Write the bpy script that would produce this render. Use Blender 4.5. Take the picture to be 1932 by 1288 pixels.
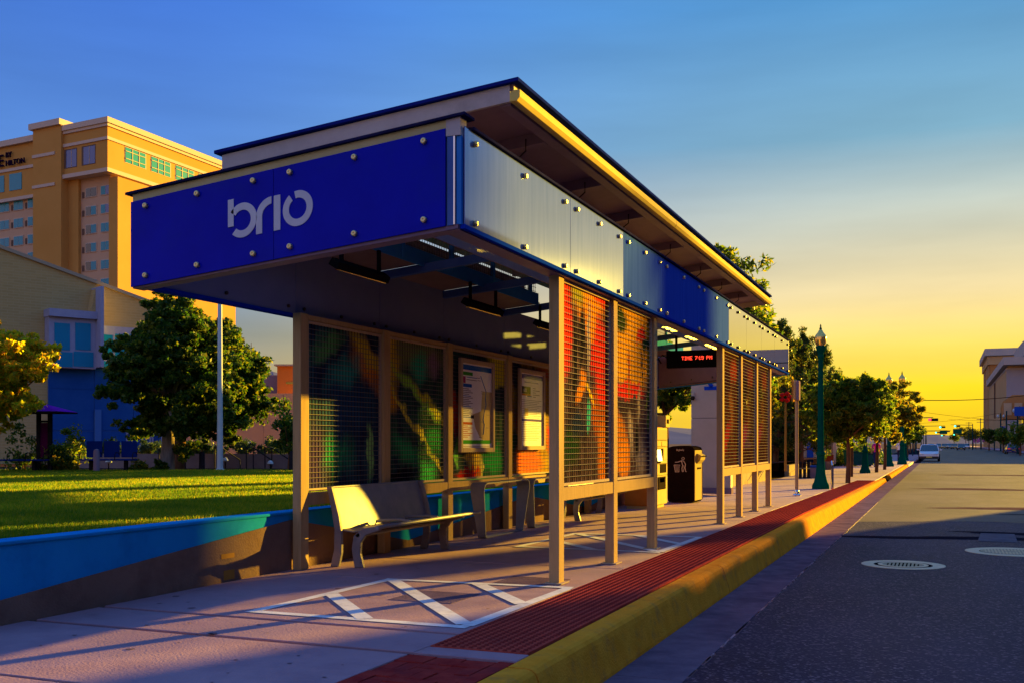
import bpy, math, random
import numpy as np
from mathutils import Vector, Matrix

for o in list(bpy.data.objects):
    bpy.data.objects.remove(o, do_unlink=True)
scene = bpy.context.scene
COL = scene.collection
R = math.radians
random.seed(7)

# ------------------------------------------------------------------ camera
# world: +Y runs along the street away from the camera, +X points to the road, Z up, sidewalk at 0
FPX, HY, CX, CH = 1960.0, 835.0, 966.0, 1.33
TH = math.atan((1777.0 - CX) / FPX)
ST, CT = math.sin(TH), math.cos(TH)
cam_data = bpy.data.cameras.new('camera')
cam = bpy.data.objects.new('camera', cam_data)
COL.objects.link(cam)
cam.location = (0, 0, CH)
cam.rotation_euler = (R(90), 0, TH)
cam_data.sensor_width = 36.0
cam_data.lens = FPX / 1932.0 * 36.0
cam_data.shift_y = (HY - 644.0) / 1932.0
cam_data.clip_start = 0.05
cam_data.clip_end = 9000
scene.camera = cam

# ------------------------------------------------------------------ sky, sun, exposure
SUN_AZ, SUN_EL = R(22), R(8.0)
world = bpy.data.worlds.new('World')
scene.world = world
world.use_nodes = True
wn, wl = world.node_tree.nodes, world.node_tree.links
wn.clear()
w_out = wn.new('ShaderNodeOutputWorld')
w_bg = wn.new('ShaderNodeBackground')
w_sky = wn.new('ShaderNodeTexSky')
w_sky.sky_type = 'NISHITA'
w_sky.sun_disc = False
w_sky.sun_elevation = SUN_EL
w_sky.sun_rotation = SUN_AZ
w_sky.altitude = 1100
w_sky.air_density = 1.0
w_sky.dust_density = 0.6
w_sky.ozone_density = 2.5
def lin(r, g, b):
    f = lambda c: (c / 255.0 / 12.92) if c <= 10 else ((c / 255.0 + 0.055) / 1.055) ** 2.4
    return (f(r), f(g), f(b))
SKY_K = 5.5
def sky_ramp(stops):
    cr_ = wn.new('ShaderNodeValToRGB')
    el = cr_.color_ramp.elements
    while len(el) > 1:
        el.remove(el[0])
    el[0].position = stops[0][0]
    el[0].color = (*lin(*stops[0][1]), 1)
    for (p_, c_) in stops[1:]:
        e_ = el.new(p_)
        e_.color = (*lin(*c_), 1)
    return cr_
w_geo = wn.new('ShaderNodeNewGeometry')
w_neg = wn.new('ShaderNodeVectorMath'); w_neg.operation = 'SCALE'; w_neg.inputs['Scale'].default_value = -1.0
wl.new(w_geo.outputs['Incoming'], w_neg.inputs[0])
w_sep = wn.new('ShaderNodeSeparateXYZ')
wl.new(w_neg.outputs[0], w_sep.inputs[0])
w_toward = sky_ramp([(0.0, (240, 190, 8)), (0.05, (248, 208, 6)), (0.085, (244, 211, 88)), (0.135, (234, 212, 154)), (0.19, (194, 194, 172)), (0.27, (118, 162, 184)), (0.38, (78, 138, 186)), (0.6, (80, 136, 200)), (1.0, (80, 132, 212))])
w_away = sky_ramp([(0.0, (186, 150, 96)), (0.05, (160, 142, 108)), (0.10, (124, 132, 132)), (0.16, (106, 140, 178)), (0.26, (82, 128, 200)), (0.38, (64, 112, 200)), (0.6, (74, 124, 212)), (1.0, (80, 132, 212))])
w_anti = sky_ramp([(0.0, (190, 145, 128)), (0.08, (218, 172, 162)), (0.2, (192, 170, 184)), (0.4, (134, 152, 204)), (0.7, (90, 136, 214)), (1.0, (80, 132, 212))])
for r_ in (w_toward, w_away, w_anti):
    wl.new(w_sep.outputs['Z'], r_.inputs['Fac'])
w_hor = wn.new('ShaderNodeVectorMath'); w_hor.operation = 'MULTIPLY'; w_hor.inputs[1].default_value = (1, 1, 0)
wl.new(w_neg.outputs[0], w_hor.inputs[0])
w_nrm = wn.new('ShaderNodeVectorMath'); w_nrm.operation = 'NORMALIZE'
wl.new(w_hor.outputs[0], w_nrm.inputs[0])
w_dot = wn.new('ShaderNodeVectorMath'); w_dot.operation = 'DOT_PRODUCT'
w_dot.inputs[1].default_value = (math.sin(SUN_AZ), math.cos(SUN_AZ), 0)
wl.new(w_nrm.outputs[0], w_dot.inputs[0])
w_az = wn.new('ShaderNodeMapRange'); w_az.interpolation_type = 'SMOOTHSTEP'
w_az.inputs['From Min'].default_value = 0.42; w_az.inputs['From Max'].default_value = 0.97
wl.new(w_dot.outputs['Value'], w_az.inputs['Value'])
w_mix = wn.new('ShaderNodeMix'); w_mix.data_type = 'RGBA'
wl.new(w_az.outputs[0], w_mix.inputs['Factor'])
wl.new(w_away.outputs[0], w_mix.inputs['A']); wl.new(w_toward.outputs[0], w_mix.inputs['B'])
w_cl = wn.new('ShaderNodeTexNoise'); w_cl.inputs['Scale'].default_value = 1.9; w_cl.inputs['Detail'].default_value = 7
w_clm = wn.new('ShaderNodeMapping'); w_clm.inputs['Scale'].default_value = (1, 1, 7)
wl.new(w_neg.outputs[0], w_clm.inputs['Vector']); wl.new(w_clm.outputs[0], w_cl.inputs['Vector'])
w_clr = wn.new('ShaderNodeMapRange'); w_clr.inputs['From Min'].default_value = 0.3; w_clr.inputs['From Max'].default_value = 0.75
w_clr.inputs['To Min'].default_value = SKY_K * 0.86; w_clr.inputs['To Max'].default_value = SKY_K * 1.20
wl.new(w_cl.outputs['Fac'], w_clr.inputs['Value'])
w_sc = wn.new('ShaderNodeVectorMath'); w_sc.operation = 'SCALE'
w_az2 = wn.new('ShaderNodeMapRange'); w_az2.interpolation_type = 'SMOOTHSTEP'
w_az2.inputs['From Min'].default_value = 0.05; w_az2.inputs['From Max'].default_value = -0.85
wl.new(w_dot.outputs['Value'], w_az2.inputs['Value'])
w_mix2 = wn.new('ShaderNodeMix'); w_mix2.data_type = 'RGBA'
wl.new(w_az2.outputs[0], w_mix2.inputs['Factor'])
wl.new(w_mix.outputs['Result'], w_mix2.inputs['A']); wl.new(w_anti.outputs[0], w_mix2.inputs['B'])
wl.new(w_mix2.outputs['Result'], w_sc.inputs[0]); wl.new(w_clr.outputs[0], w_sc.inputs['Scale'])
w_fin = wn.new('ShaderNodeMix'); w_fin.data_type = 'RGBA'; w_fin.inputs['Factor'].default_value = 0.012
wl.new(w_sc.outputs[0], w_fin.inputs['A']); wl.new(w_sky.outputs[0], w_fin.inputs['B'])
w_bg.inputs['Strength'].default_value = 0.05
wl.new(w_fin.outputs['Result'], w_bg.inputs['Color'])
wl.new(w_bg.outputs[0], w_out.inputs['Surface'])

sun_data = bpy.data.lights.new('sun', 'SUN')
sun_data.energy = 5.0
sun_data.angle = R(0.55)
sun_data.color = (1.0, 0.62, 0.045)
sun = bpy.data.objects.new('sun', sun_data)
COL.objects.link(sun)
sdir = Vector((math.sin(SUN_AZ) * math.cos(SUN_EL), math.cos(SUN_AZ) * math.cos(SUN_EL), math.sin(SUN_EL)))
sun.rotation_euler = (-sdir).to_track_quat('-Z', 'Y').to_euler()
sun.location = (40, 80, 30)

scene.view_settings.view_transform = 'Standard'
scene.view_settings.look = 'None'
scene.view_settings.exposure = 2.12
scene.view_settings.gamma = 1.0
scene.view_settings.use_curve_mapping = False
scene.render.engine = 'CYCLES'

# ------------------------------------------------------------------ materials
MATS = {}

def newmat(name):
    m = bpy.data.materials.new(name)
    m.use_nodes = True
    n = m.node_tree.nodes
    n.clear()
    out = n.new('ShaderNodeOutputMaterial')
    b = n.new('ShaderNodeBsdfPrincipled')
    m.node_tree.links.new(b.outputs[0], out.inputs['Surface'])
    MATS[name] = m
    return m, n, m.node_tree.links, b, out

def pbr(name, col, col2=None, scale=6.0, rough=0.6, metal=0.0, bump=0.0, bscale=40.0, stretch=(1, 1, 1), rvar=0.0, contrast=(0.35, 0.65), spec=0.0, aniso=0.0, coat=0.0, dirt=None, dscale=1.2):
    m, n, l, b, out = newmat(name)
    b.inputs['Roughness'].default_value = rough
    b.inputs['Metallic'].default_value = metal
    b.inputs['Specular IOR Level'].default_value = spec
    if aniso:
        b.inputs['Anisotropic'].default_value = aniso
    if coat:
        b.inputs['Coat Weight'].default_value = coat
        b.inputs['Coat Roughness'].default_value = 0.08
    if col2 is None and not bump and not dirt:
        b.inputs['Base Color'].default_value = (*col, 1)
        return m
    tc = n.new('ShaderNodeTexCoord')
    mp = n.new('ShaderNodeMapping')
    mp.inputs['Scale'].default_value = stretch
    # world-space so that copies sharing a mesh still vary
    geo = n.new('ShaderNodeNewGeometry')
    l.new(geo.outputs['Position'], mp.inputs['Vector'])
    csock = None
    if col2 is not None:
        t = n.new('ShaderNodeTexNoise')
        t.inputs['Scale'].default_value = scale
        t.inputs['Detail'].default_value = 6
        t.inputs['Roughness'].default_value = 0.65
        l.new(mp.outputs[0], t.inputs['Vector'])
        cr = n.new('ShaderNodeValToRGB')
        cr.color_ramp.elements[0].position = contrast[0]
        cr.color_ramp.elements[1].position = contrast[1]
        cr.color_ramp.elements[0].color = (*col, 1)
        cr.color_ramp.elements[1].color = (*col2, 1)
        l.new(t.outputs['Fac'], cr.inputs['Fac'])
        csock = cr.outputs['Color']
        if rvar:
            mr = n.new('ShaderNodeMapRange')
            mr.inputs['To Min'].default_value = max(0.02, rough - rvar)
            mr.inputs['To Max'].default_value = min(1, rough + rvar)
            l.new(t.outputs['Fac'], mr.inputs['Value'])
            l.new(mr.outputs[0], b.inputs['Roughness'])
    if dirt is not None:
        t3 = n.new('ShaderNodeTexNoise')
        t3.inputs['Scale'].default_value = dscale
        t3.inputs['Detail'].default_value = 9
        t3.inputs['Roughness'].default_value = 0.7
        l.new(geo.outputs['Position'], t3.inputs['Vector'])
        mr3 = n.new('ShaderNodeMapRange')
        mr3.inputs['From Min'].default_value = 0.52
        mr3.inputs['From Max'].default_value = 0.72
        mr3.inputs['To Max'].default_value = 0.75
        l.new(t3.outputs['Fac'], mr3.inputs['Value'])
        mx = n.new('ShaderNodeMix')
        mx.data_type = 'RGBA'
        l.new(mr3.outputs[0], mx.inputs['Factor'])
        if csock is not None:
            l.new(csock, mx.inputs['A'])
        else:
            mx.inputs['A'].default_value = (*col, 1)
        mx.inputs['B'].default_value = (*dirt, 1)
        csock = mx.outputs['Result']
    if csock is not None:
        l.new(csock, b.inputs['Base Color'])
    else:
        b.inputs['Base Color'].default_value = (*col, 1)
    if bump:
        t2 = n.new('ShaderNodeTexNoise')
        t2.inputs['Scale'].default_value = bscale
        t2.inputs['Detail'].default_value = 5
        l.new(mp.outputs[0], t2.inputs['Vector'])
        bp = n.new('ShaderNodeBump')
        bp.inputs['Strength'].default_value = bump
        bp.inputs['Distance'].default_value = 0.02
        l.new(t2.outputs['Fac'], bp.inputs['Height'])
        l.new(bp.outputs[0], b.inputs['Normal'])
    return m

def emis(name, col, strength):
    m, n, l, b, out = newmat(name)
    b.inputs['Base Color'].default_value = (0.02, 0.02, 0.02, 1)
    b.inputs['Emission Color'].default_value = (*col, 1)
    b.inputs['Emission Strength'].default_value = strength
    return m

def leafmat(name, a, bcol, c, trans=0.35):
    m, n, l, b, out = newmat(name)
    geo = n.new('ShaderNodeNewGeometry')
    cr = n.new('ShaderNodeValToRGB')
    cr.color_ramp.elements[0].color = (*a, 1)
    cr.color_ramp.elements[1].color = (*c, 1)
    e = cr.color_ramp.elements.new(0.55)
    e.color = (*bcol, 1)
    l.new(geo.outputs['Random Per Island'], cr.inputs['Fac'])
    b.inputs['Roughness'].default_value = 0.55
    b.inputs['Specular IOR Level'].default_value = 0.25
    l.new(cr.outputs[0], b.inputs['Base Color'])
    tr = n.new('ShaderNodeBsdfTranslucent')
    tm = n.new('ShaderNodeMix'); tm.data_type = 'RGBA'; tm.blend_type = 'MULTIPLY'; tm.inputs['Factor'].default_value = 1.0
    tm.inputs['B'].default_value = (2.1, 1.7, 1.0, 1)
    l.new(cr.outputs[0], tm.inputs['A'])
    l.new(tm.outputs['Result'], tr.inputs['Color'])
    mx = n.new('ShaderNodeMixShader')
    mx.inputs[0].default_value = trans
    l.new(b.outputs[0], mx.inputs[1])
    l.new(tr.outputs[0], mx.inputs[2])
    l.new(mx.outputs[0], out.inputs['Surface'])
    return m

def glassmat(name, col, rough=0.06, metal=0.0, spec=0.9):
    m, n, l, b, out = newmat(name)
    b.inputs['Base Color'].default_value = (*col, 1)
    b.inputs['Roughness'].default_value = rough
    b.inputs['Metallic'].default_value = metal
    b.inputs['Specular IOR Level'].default_value = spec
    return m

def brickmat(name, c1, c2, mortar, bw, bh, axis='xz', rough=0.85, ms=0.012, bump=0.4):
    m, n, l, b, out = newmat(name)
    tc = n.new('ShaderNodeTexCoord')
    sp = n.new('ShaderNodeSeparateXYZ')
    l.new(tc.outputs['Object'], sp.inputs[0])
    cb = n.new('ShaderNodeCombineXYZ')
    l.new(sp.outputs[0 if axis[0] == 'x' else 1], cb.inputs[0])
    l.new(sp.outputs[2], cb.inputs[1])
    br = n.new('ShaderNodeTexBrick')
    br.inputs['Scale'].default_value = 1.0
    br.inputs['Brick Width'].default_value = bw
    br.inputs['Row Height'].default_value = bh
    br.inputs['Mortar Size'].default_value = ms
    br.inputs['Color1'].default_value = (*c1, 1)
    br.inputs['Color2'].default_value = (*c2, 1)
    br.inputs['Mortar'].default_value = (*mortar, 1)
    l.new(cb.outputs[0], br.inputs['Vector'])
    l.new(br.outputs['Color'], b.inputs['Base Color'])
    b.inputs['Roughness'].default_value = rough
    bp = n.new('ShaderNodeBump')
    bp.inputs['Strength'].default_value = bump
    bp.inputs['Distance'].default_value = 0.01
    bp.invert = True
    l.new(br.outputs['Fac'], bp.inputs['Height'])
    l.new(bp.outputs[0], b.inputs['Normal'])
    return m

def art(name, base1, base2, blobs, nscale=5.0, dist=0.12, perf=0.0):
    """a flat printed panel: soft blobs of colour over a mottled ground; blobs = (u, v, ru, rv, rotation in degrees, colour, softness)"""
    m, n, l, b, out = newmat(name)
    b.inputs['Roughness'].default_value = 0.8
    b.inputs['Specular IOR Level'].default_value = 0.0
    tc = n.new('ShaderNodeTexCoord')
    nz = n.new('ShaderNodeTexNoise')
    nz.inputs['Scale'].default_value = 6
    nz.inputs['Detail'].default_value = 4
    l.new(tc.outputs['Generated'], nz.inputs['Vector'])
    sub = n.new('ShaderNodeVectorMath')
    sub.operation = 'SUBTRACT'
    l.new(nz.outputs['Color'], sub.inputs[0])
    sub.inputs[1].default_value = (0.5, 0.5, 0.5)
    sc = n.new('ShaderNodeVectorMath')
    sc.operation = 'SCALE'
    sc.inputs['Scale'].default_value = dist * 2
    l.new(sub.outputs[0], sc.inputs[0])
    ad = n.new('ShaderNodeVectorMath')
    ad.operation = 'ADD'
    l.new(tc.outputs['Generated'], ad.inputs[0])
    l.new(sc.outputs[0], ad.inputs[1])
    n2 = n.new('ShaderNodeTexNoise')
    n2.inputs['Scale'].default_value = nscale
    n2.inputs['Detail'].default_value = 5
    mp0 = n.new('ShaderNodeMapping')
    mp0.inputs['Scale'].default_value = (1, 2.2, 1)
    l.new(tc.outputs['Generated'], mp0.inputs['Vector'])
    l.new(mp0.outputs[0], n2.inputs['Vector'])
    cr = n.new('ShaderNodeValToRGB')
    cr.color_ramp.elements[0].position = 0.38
    cr.color_ramp.elements[1].position = 0.62
    cr.color_ramp.elements[0].color = (*base1, 1)
    cr.color_ramp.elements[1].color = (*base2, 1)
    l.new(n2.outputs['Fac'], cr.inputs['Fac'])
    cur = cr.outputs[0]
    for (u, v, ru, rv, rot, c, soft) in blobs:
        mp = n.new('ShaderNodeMapping')
        mp.vector_type = 'TEXTURE'
        mp.inputs['Location'].default_value = (0.5, u, v)
        mp.inputs['Rotation'].default_value = (R(rot), 0, 0)
        mp.inputs['Scale'].default_value = (50, ru, rv)
        l.new(ad.outputs[0], mp.inputs['Vector'])
        ln = n.new('ShaderNodeVectorMath')
        ln.operation = 'LENGTH'
        l.new(mp.outputs[0], ln.inputs[0])
        mr = n.new('ShaderNodeMapRange')
        mr.interpolation_type = 'SMOOTHSTEP'
        mr.inputs['From Min'].default_value = 1.0 - soft
        mr.inputs['From Max'].default_value = 1.0 + soft * 0.4
        mr.inputs['To Min'].default_value = 1.0
        mr.inputs['To Max'].default_value = 0.0
        l.new(ln.outputs['Value'], mr.inputs['Value'])
        mx = n.new('ShaderNodeMix')
        mx.data_type = 'RGBA'
        l.new(mr.outputs[0], mx.inputs['Factor'])
        l.new(cur, mx.inputs['A'])
        mx.inputs['B'].default_value = (*c, 1)
        cur = mx.outputs['Result']
    l.new(cur, b.inputs['Base Color'])
    if perf:                                  # perforated film lets part of the light through
        tp = n.new('ShaderNodeBsdfTransparent')
        ms_ = n.new('ShaderNodeMixShader')
        ms_.inputs[0].default_value = perf
        l.new(b.outputs[0], ms_.inputs[1]); l.new(tp.outputs[0], ms_.inputs[2]); l.new(ms_.outputs[0], out.inputs['Surface'])
    return m

# ------------------------------------------------------------------ mesh helpers
class MB:
    def __init__(self):
        self.v, self.f = [], []
    def add(self, vs, fs):
        o = len(self.v)
        self.v += [tuple(p) for p in vs]
        self.f += [tuple(i + o for i in f) for f in fs]
        return self
    def box(self, x0, x1, y0, y1, z0, z1):
        vs = [(x, y, z) for z in (z0, z1) for y in (y0, y1) for x in (x0, x1)]
        return self.add(vs, [(0, 2, 3, 1), (4, 5, 7, 6), (0, 1, 5, 4), (2, 6, 7, 3), (0, 4, 6, 2), (1, 3, 7, 5)])
    def prism(self, poly, d, axis='y', a=0.0):
        """extrude a polygon; axis y: poly in (x,z) from y=a to a+d; x: poly in (y,z); z: poly in (x,y)"""
        def P(p, t):
            return (p[0], t, p[1]) if axis == 'y' else (t, p[0], p[1]) if axis == 'x' else (p[0], p[1], t)
        k = len(poly)
        vs = [P(p, a) for p in poly] + [P(p, a + d) for p in poly]
        fs = [tuple(range(k)), tuple(range(2 * k - 1, k - 1, -1))]
        fs += [(i, i + k, (i + 1) % k + k, (i + 1) % k) for i in range(k)]
        return self.add(vs, fs)
    def quad(self, a, b, c, d):
        return self.add([a, b, c, d], [(0, 1, 2, 3)])
    def tube(self, pts, rad, n=8, cap=True):
        pts = [Vector(p) for p in pts]
        rr = rad if isinstance(rad, (list, tuple)) else [rad] * len(pts)
        o = len(self.v)
        up0 = Vector((0, 0, 1))
        for i, p in enumerate(pts):
            t = (pts[min(i + 1, len(pts) - 1)] - pts[max(i - 1, 0)]).normalized()
            ref = up0 if abs(t.z) < 0.9 else Vector((1, 0, 0))
            a = t.cross(ref).normalized()
            bb = a.cross(t).normalized()
            for k in range(n):
                ang = 2 * math.pi * k / n
                self.v.append(tuple(p + a * math.cos(ang) * rr[i] + bb * math.sin(ang) * rr[i]))
        for i in range(len(pts) - 1):
            for k in range(n):
                self.f.append((o + i * n + k, o + i * n + (k + 1) % n, o + (i + 1) * n + (k + 1) % n, o + (i + 1) * n + k))
        if cap:
            self.f.append(tuple(o + k for k in range(n))[::-1])
            self.f.append(tuple(o + (len(pts) - 1) * n + k for k in range(n)))
        return self
    def lathe(self, prof, n=16, c=(0, 0, 0)):
        o = len(self.v)
        for (r, z) in prof:
            for k in range(n):
                a = 2 * math.pi * k / n
                self.v.append((c[0] + r * math.cos(a), c[1] + r * math.sin(a), c[2] + z))
        for i in range(len(prof) - 1):
            for k in range(n):
                self.f.append((o + i * n + k, o + i * n + (k + 1) % n, o + (i + 1) * n + (k + 1) % n, o + (i + 1) * n + k))
        self.f.append(tuple(o + k for k in range(n))[::-1])
        self.f.append(tuple(o + (len(prof) - 1) * n + k for k in range(n)))
        return self
    def ring(self, c, R0, R1, a0, a1, n, fn):
        """flat ring segment in design coordinates; fn maps (u, v, side) to a point"""
        o = len(self.v)
        for i in range(n + 1):
            a = R(a0 + (a1 - a0) * i / n)
            for rr in (R0, R1):
                for sd in (0, 1):
                    self.v.append(fn(c[0] + rr * math.cos(a), c[1] + rr * math.sin(a), sd))
        for i in range(n):
            p, q = o + i * 4, o + i * 4 + 4
            self.f += [(p + 1, p + 3, q + 3, q + 1), (p, q, q + 2, p + 2), (p, p + 1, q + 1, q), (p + 2, q + 2, q + 3, p + 3)]
        self.f += [(o, o + 2, o + 3, o + 1), (o + n * 4, o + n * 4 + 1, o + n * 4 + 3, o + n * 4 + 2)]
        return self
    def mesh(self, name, smooth=False):
        me = bpy.data.meshes.new(name)
        me.from_pydata(self.v, [], self.f)
        me.validate()
        import bmesh
        bm = bmesh.new()
        bm.from_mesh(me)
        bmesh.ops.recalc_face_normals(bm, faces=bm.faces)
        bm.to_mesh(me)
        bm.free()
        if smooth:
            me.shade_smooth() if hasattr(me, 'shade_smooth') else None
        return me
    def build(self, name, mat, parent=None, smooth=False, bevel=0.0, kind=None, label=None, cat=None, group=None, loc=None, rot=None):
        me = self.mesh(name, smooth)
        if isinstance(mat, (list, tuple)):
            for q in mat:
                me.materials.append(MATS[q])
        else:
            me.materials.append(MATS[mat])
        o = bpy.data.objects.new(name, me)
        COL.objects.link(o)
        if parent:
            o.parent = parent
        if loc:
            o.location = loc
        if rot:
            o.rotation_euler = rot
        if smooth:
            try:
                me.set_sharp_from_angle(angle=R(40))
            except Exception:
                pass
        if bevel:
            md = o.modifiers.new('bevel', 'BEVEL')
            md.width = bevel
            md.segments = 2
            md.limit_method = 'ANGLE'
            md.angle_limit = R(40)
        tag(o, label, cat, group, kind)
        return o

def tag(o, label=None, cat=None, group=None, kind=None):
    if label: o['label'] = label
    if cat: o['category'] = cat
    if group: o['group'] = group
    if kind: o['kind'] = kind
    return o

def empty(name, loc, label=None, cat=None, group=None, rz=0, kind=None):
    o = bpy.data.objects.new(name, None)
    o.empty_display_size = 0.2
    COL.objects.link(o)
    o.location = loc
    o.rotation_euler = (0, 0, rz)
    return tag(o, label, cat, group, kind)

def inst(src, name, parent=None, loc=(0, 0, 0), rot=(0, 0, 0), scale=(1, 1, 1)):
    o = bpy.data.objects.new(name, src.data if hasattr(src, 'data') else src)
    COL.objects.link(o)
    o.parent = parent
    o.location, o.rotation_euler, o.scale = loc, rot, scale
    return o

def copy_tree(o, parent=None):
    c = o.copy()
    COL.objects.link(c)
    c.parent = parent
    for ch in list(o.children):
        copy_tree(ch, c)
    return c

def at(px, py, depth):
    r = (px - CX) / FPX * depth
    return Vector((r * CT - depth * ST, r * ST + depth * CT, CH - (py - HY) / FPX * depth))

def text(body, size, mat, parent, name, loc, rot, extrude=0.01, align='LEFT', kindlabel=None):
    cu = bpy.data.curves.new(name, 'FONT')
    cu.body = body
    cu.size = size
    cu.extrude = extrude
    cu.align_x = align
    cu.resolution_u = 3
    tmp = bpy.data.objects.new('tmp_text', cu)
    COL.objects.link(tmp)
    bpy.context.view_layer.update()
    dg = bpy.context.evaluated_depsgraph_get()
    me = bpy.data.meshes.new_from_object(tmp.evaluated_get(dg))
    bpy.data.objects.remove(tmp)
    me.materials.clear()
    me.materials.append(MATS[mat])
    o = bpy.data.objects.new(name, me)
    COL.objects.link(o)
    o.parent = parent
    o.location, o.rotation_euler = loc, rot
    return o

# ------------------------------------------------------------------ material library
pbr('concrete', (0.32, 0.185, 0.225), (0.43, 0.26, 0.295), 2.2, 0.72, spec=0.15, bump=0.25, bscale=55, dirt=(0.19, 0.115, 0.145), dscale=1.1, rvar=0.1)
pbr('gum', (0.17, 0.11, 0.135), (0.22, 0.145, 0.17), 5, 0.7)
pbr('joint', (0.022, 0.016, 0.022))
pbr('gutter_concrete', (0.13, 0.085, 0.12), (0.20, 0.135, 0.175), 3.0, 0.75, bump=0.3, bscale=50, dirt=(0.07, 0.05, 0.07), dscale=0.9)
pbr('kerb_yellow', (0.78, 0.285, 0.022), (0.88, 0.36, 0.035), 5.0, 0.5, bump=0.5, bscale=60, dirt=(0.42, 0.18, 0.06), dscale=4.2)
pbr('tactile_red', (0.42, 0.062, 0.042), (0.52, 0.08, 0.055), 3.0, 0.5, bump=0.12, bscale=120, dirt=(0.24, 0.05, 0.05), dscale=2.0)
pbr('tactile_worn', (0.20, 0.028, 0.026), (0.26, 0.038, 0.032), 3.0, 0.6)  # darker red for the domes: their shaded sides put into the colour
pbr('paver_red', (0.28, 0.025, 0.025), (0.40, 0.05, 0.04), 7.0, 0.6, bump=0.3, bscale=90, dirt=(0.13, 0.03, 0.04), dscale=2.3)
pbr('line_white', (0.66, 0.64, 0.66), (0.80, 0.78, 0.79), 6.0, 0.6, bump=0.1, bscale=60, dirt=(0.42, 0.36, 0.38), dscale=4.0)
pbr('road_line', (0.62, 0.60, 0.58), (0.75, 0.72, 0.7), 3.0, 0.6, dirt=(0.25, 0.24, 0.26), dscale=2.0)
pbr('metal_satin', (0.42, 0.28, 0.13), (0.50, 0.34, 0.17), 3.0, 0.6, stretch=(14, 14, 1), bump=0.02, bscale=40)
pbr('metal_frame', (0.44, 0.33, 0.23), (0.50, 0.38, 0.27), 3.0, 0.5, stretch=(14, 14, 1))
pbr('fascia_blue', (0.0005, 0.005, 0.38), (0.0008, 0.008, 0.46), 1.5, 0.3, spec=0.06, dirt=(0.004, 0.016, 0.34), dscale=1.7)
pbr('street_blue', (0.030, 0.075, 0.48), (0.040, 0.095, 0.55), 2.0, 0.5, stretch=(10, 10, 0.5))
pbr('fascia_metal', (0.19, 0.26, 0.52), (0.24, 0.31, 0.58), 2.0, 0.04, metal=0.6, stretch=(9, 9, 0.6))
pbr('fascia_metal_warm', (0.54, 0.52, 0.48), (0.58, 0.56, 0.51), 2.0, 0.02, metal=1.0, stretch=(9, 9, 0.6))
pbr('trim_blue', (0.004, 0.03, 0.42), rough=0.6)
pbr('beam_blue', (0.06, 0.12, 0.36), (0.08, 0.15, 0.40), 3, 0.4)
pbr('band_blue', (0.03, 0.19, 0.58), (0.04, 0.22, 0.62), 3, 0.35)
pbr('cap_navy', (0.012, 0.012, 0.05), (0.02, 0.02, 0.08), 4, 0.6)
pbr('cream_trim', (0.50, 0.42, 0.20), (0.56, 0.48, 0.25), 4, 0.5)
pbr('roof_board', (0.47, 0.40, 0.40), (0.53, 0.46, 0.45), 4, 0.45, dirt=(0.33, 0.28, 0.26), dscale=1.5)
pbr('gutter_paint', (0.70, 0.52, 0.14), (0.74, 0.56, 0.16), 4, 0.6)
pbr('roof_blue', (0.006, 0.012, 0.16), (0.01, 0.02, 0.22), 4, 0.3)
pbr('soffit', (0.19, 0.125, 0.19), (0.22, 0.145, 0.215), 4, 0.45, spec=0.1)
pbr('inner_panel', (0.15, 0.18, 0.33), (0.18, 0.21, 0.37), 1.5, 0.5)
pbr('ceiling_dark', (0.18, 0.13, 0.14), (0.22, 0.16, 0.17), 3, 0.35, metal=0.2)
pbr('bolt_metal', (0.75, 0.60, 0.28), rough=0.35, metal=0.6)
pbr('bolt_dark', (0.10, 0.08, 0.06), rough=0.4, metal=0.7)
pbr('chrome', (0.75, 0.74, 0.76), rough=0.08, metal=1.0)
pbr('letter_grey', (0.58, 0.56, 0.64), (0.66, 0.64, 0.70), 5, 0.5)
pbr('wire', (0.22, 0.19, 0.17), rough=0.8)
pbr('wire_dark', (0.03, 0.025, 0.028), rough=0.8)
pbr('black_metal', (0.016, 0.014, 0.016), (0.03, 0.025, 0.028), 6, 0.45)
pbr('heater_black', (0.012, 0.011, 0.012), rough=0.4)
pbr('reflector_gold', (0.85, 0.58, 0.22), rough=0.18, metal=1.0)
pbr('bench_steel', (0.21, 0.21, 0.26), (0.26, 0.25, 0.30), 6, 0.45, metal=0.2, bump=0.06, bscale=260)
pbr('bench_cast', (0.20, 0.175, 0.19), (0.25, 0.22, 0.23), 6, 0.4, metal=0.1)
pbr('wall_blue', (0.010, 0.25, 0.62), (0.015, 0.29, 0.68), 1.6, 0.6, bump=0.12, bscale=70, dirt=(0.008, 0.16, 0.46), dscale=1.3)
pbr('wall_tan', (0.17, 0.105, 0.08), (0.25, 0.16, 0.12), 2.4, 0.85, bump=0.4, bscale=60, dirt=(0.09, 0.06, 0.05), dscale=1.2)
pbr('wall_plain', (0.38, 0.30, 0.17), (0.46, 0.36, 0.21), 2.4, 0.85, bump=0.35, bscale=60, dirt=(0.26, 0.2, 0.12), dscale=1.4)
pbr('patch_ochre', (0.36, 0.19, 0.04), (0.42, 0.22, 0.05), 8, 0.8)
pbr('lawn_soil', (0.05, 0.20, 0.004), (0.07, 0.26, 0.008), 1.3, 0.9, bump=0.6, bscale=60)
pbr('mulch', (0.055, 0.026, 0.022), (0.085, 0.042, 0.035), 6, 0.95, bump=0.6, bscale=40)
pbr('plaza', (0.16, 0.12, 0.12), (0.21, 0.16, 0.15), 1.5, 0.85)
pbr('earth', (0.14, 0.10, 0.07), (0.19, 0.14, 0.10), 0.05, 0.95)
leafmat('grass_blade', (0.06, 0.20, 0.003), (0.12, 0.28, 0.006), (0.36, 0.37, 0.014), 0.5)
_m = MATS['grass_blade'].node_tree
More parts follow.
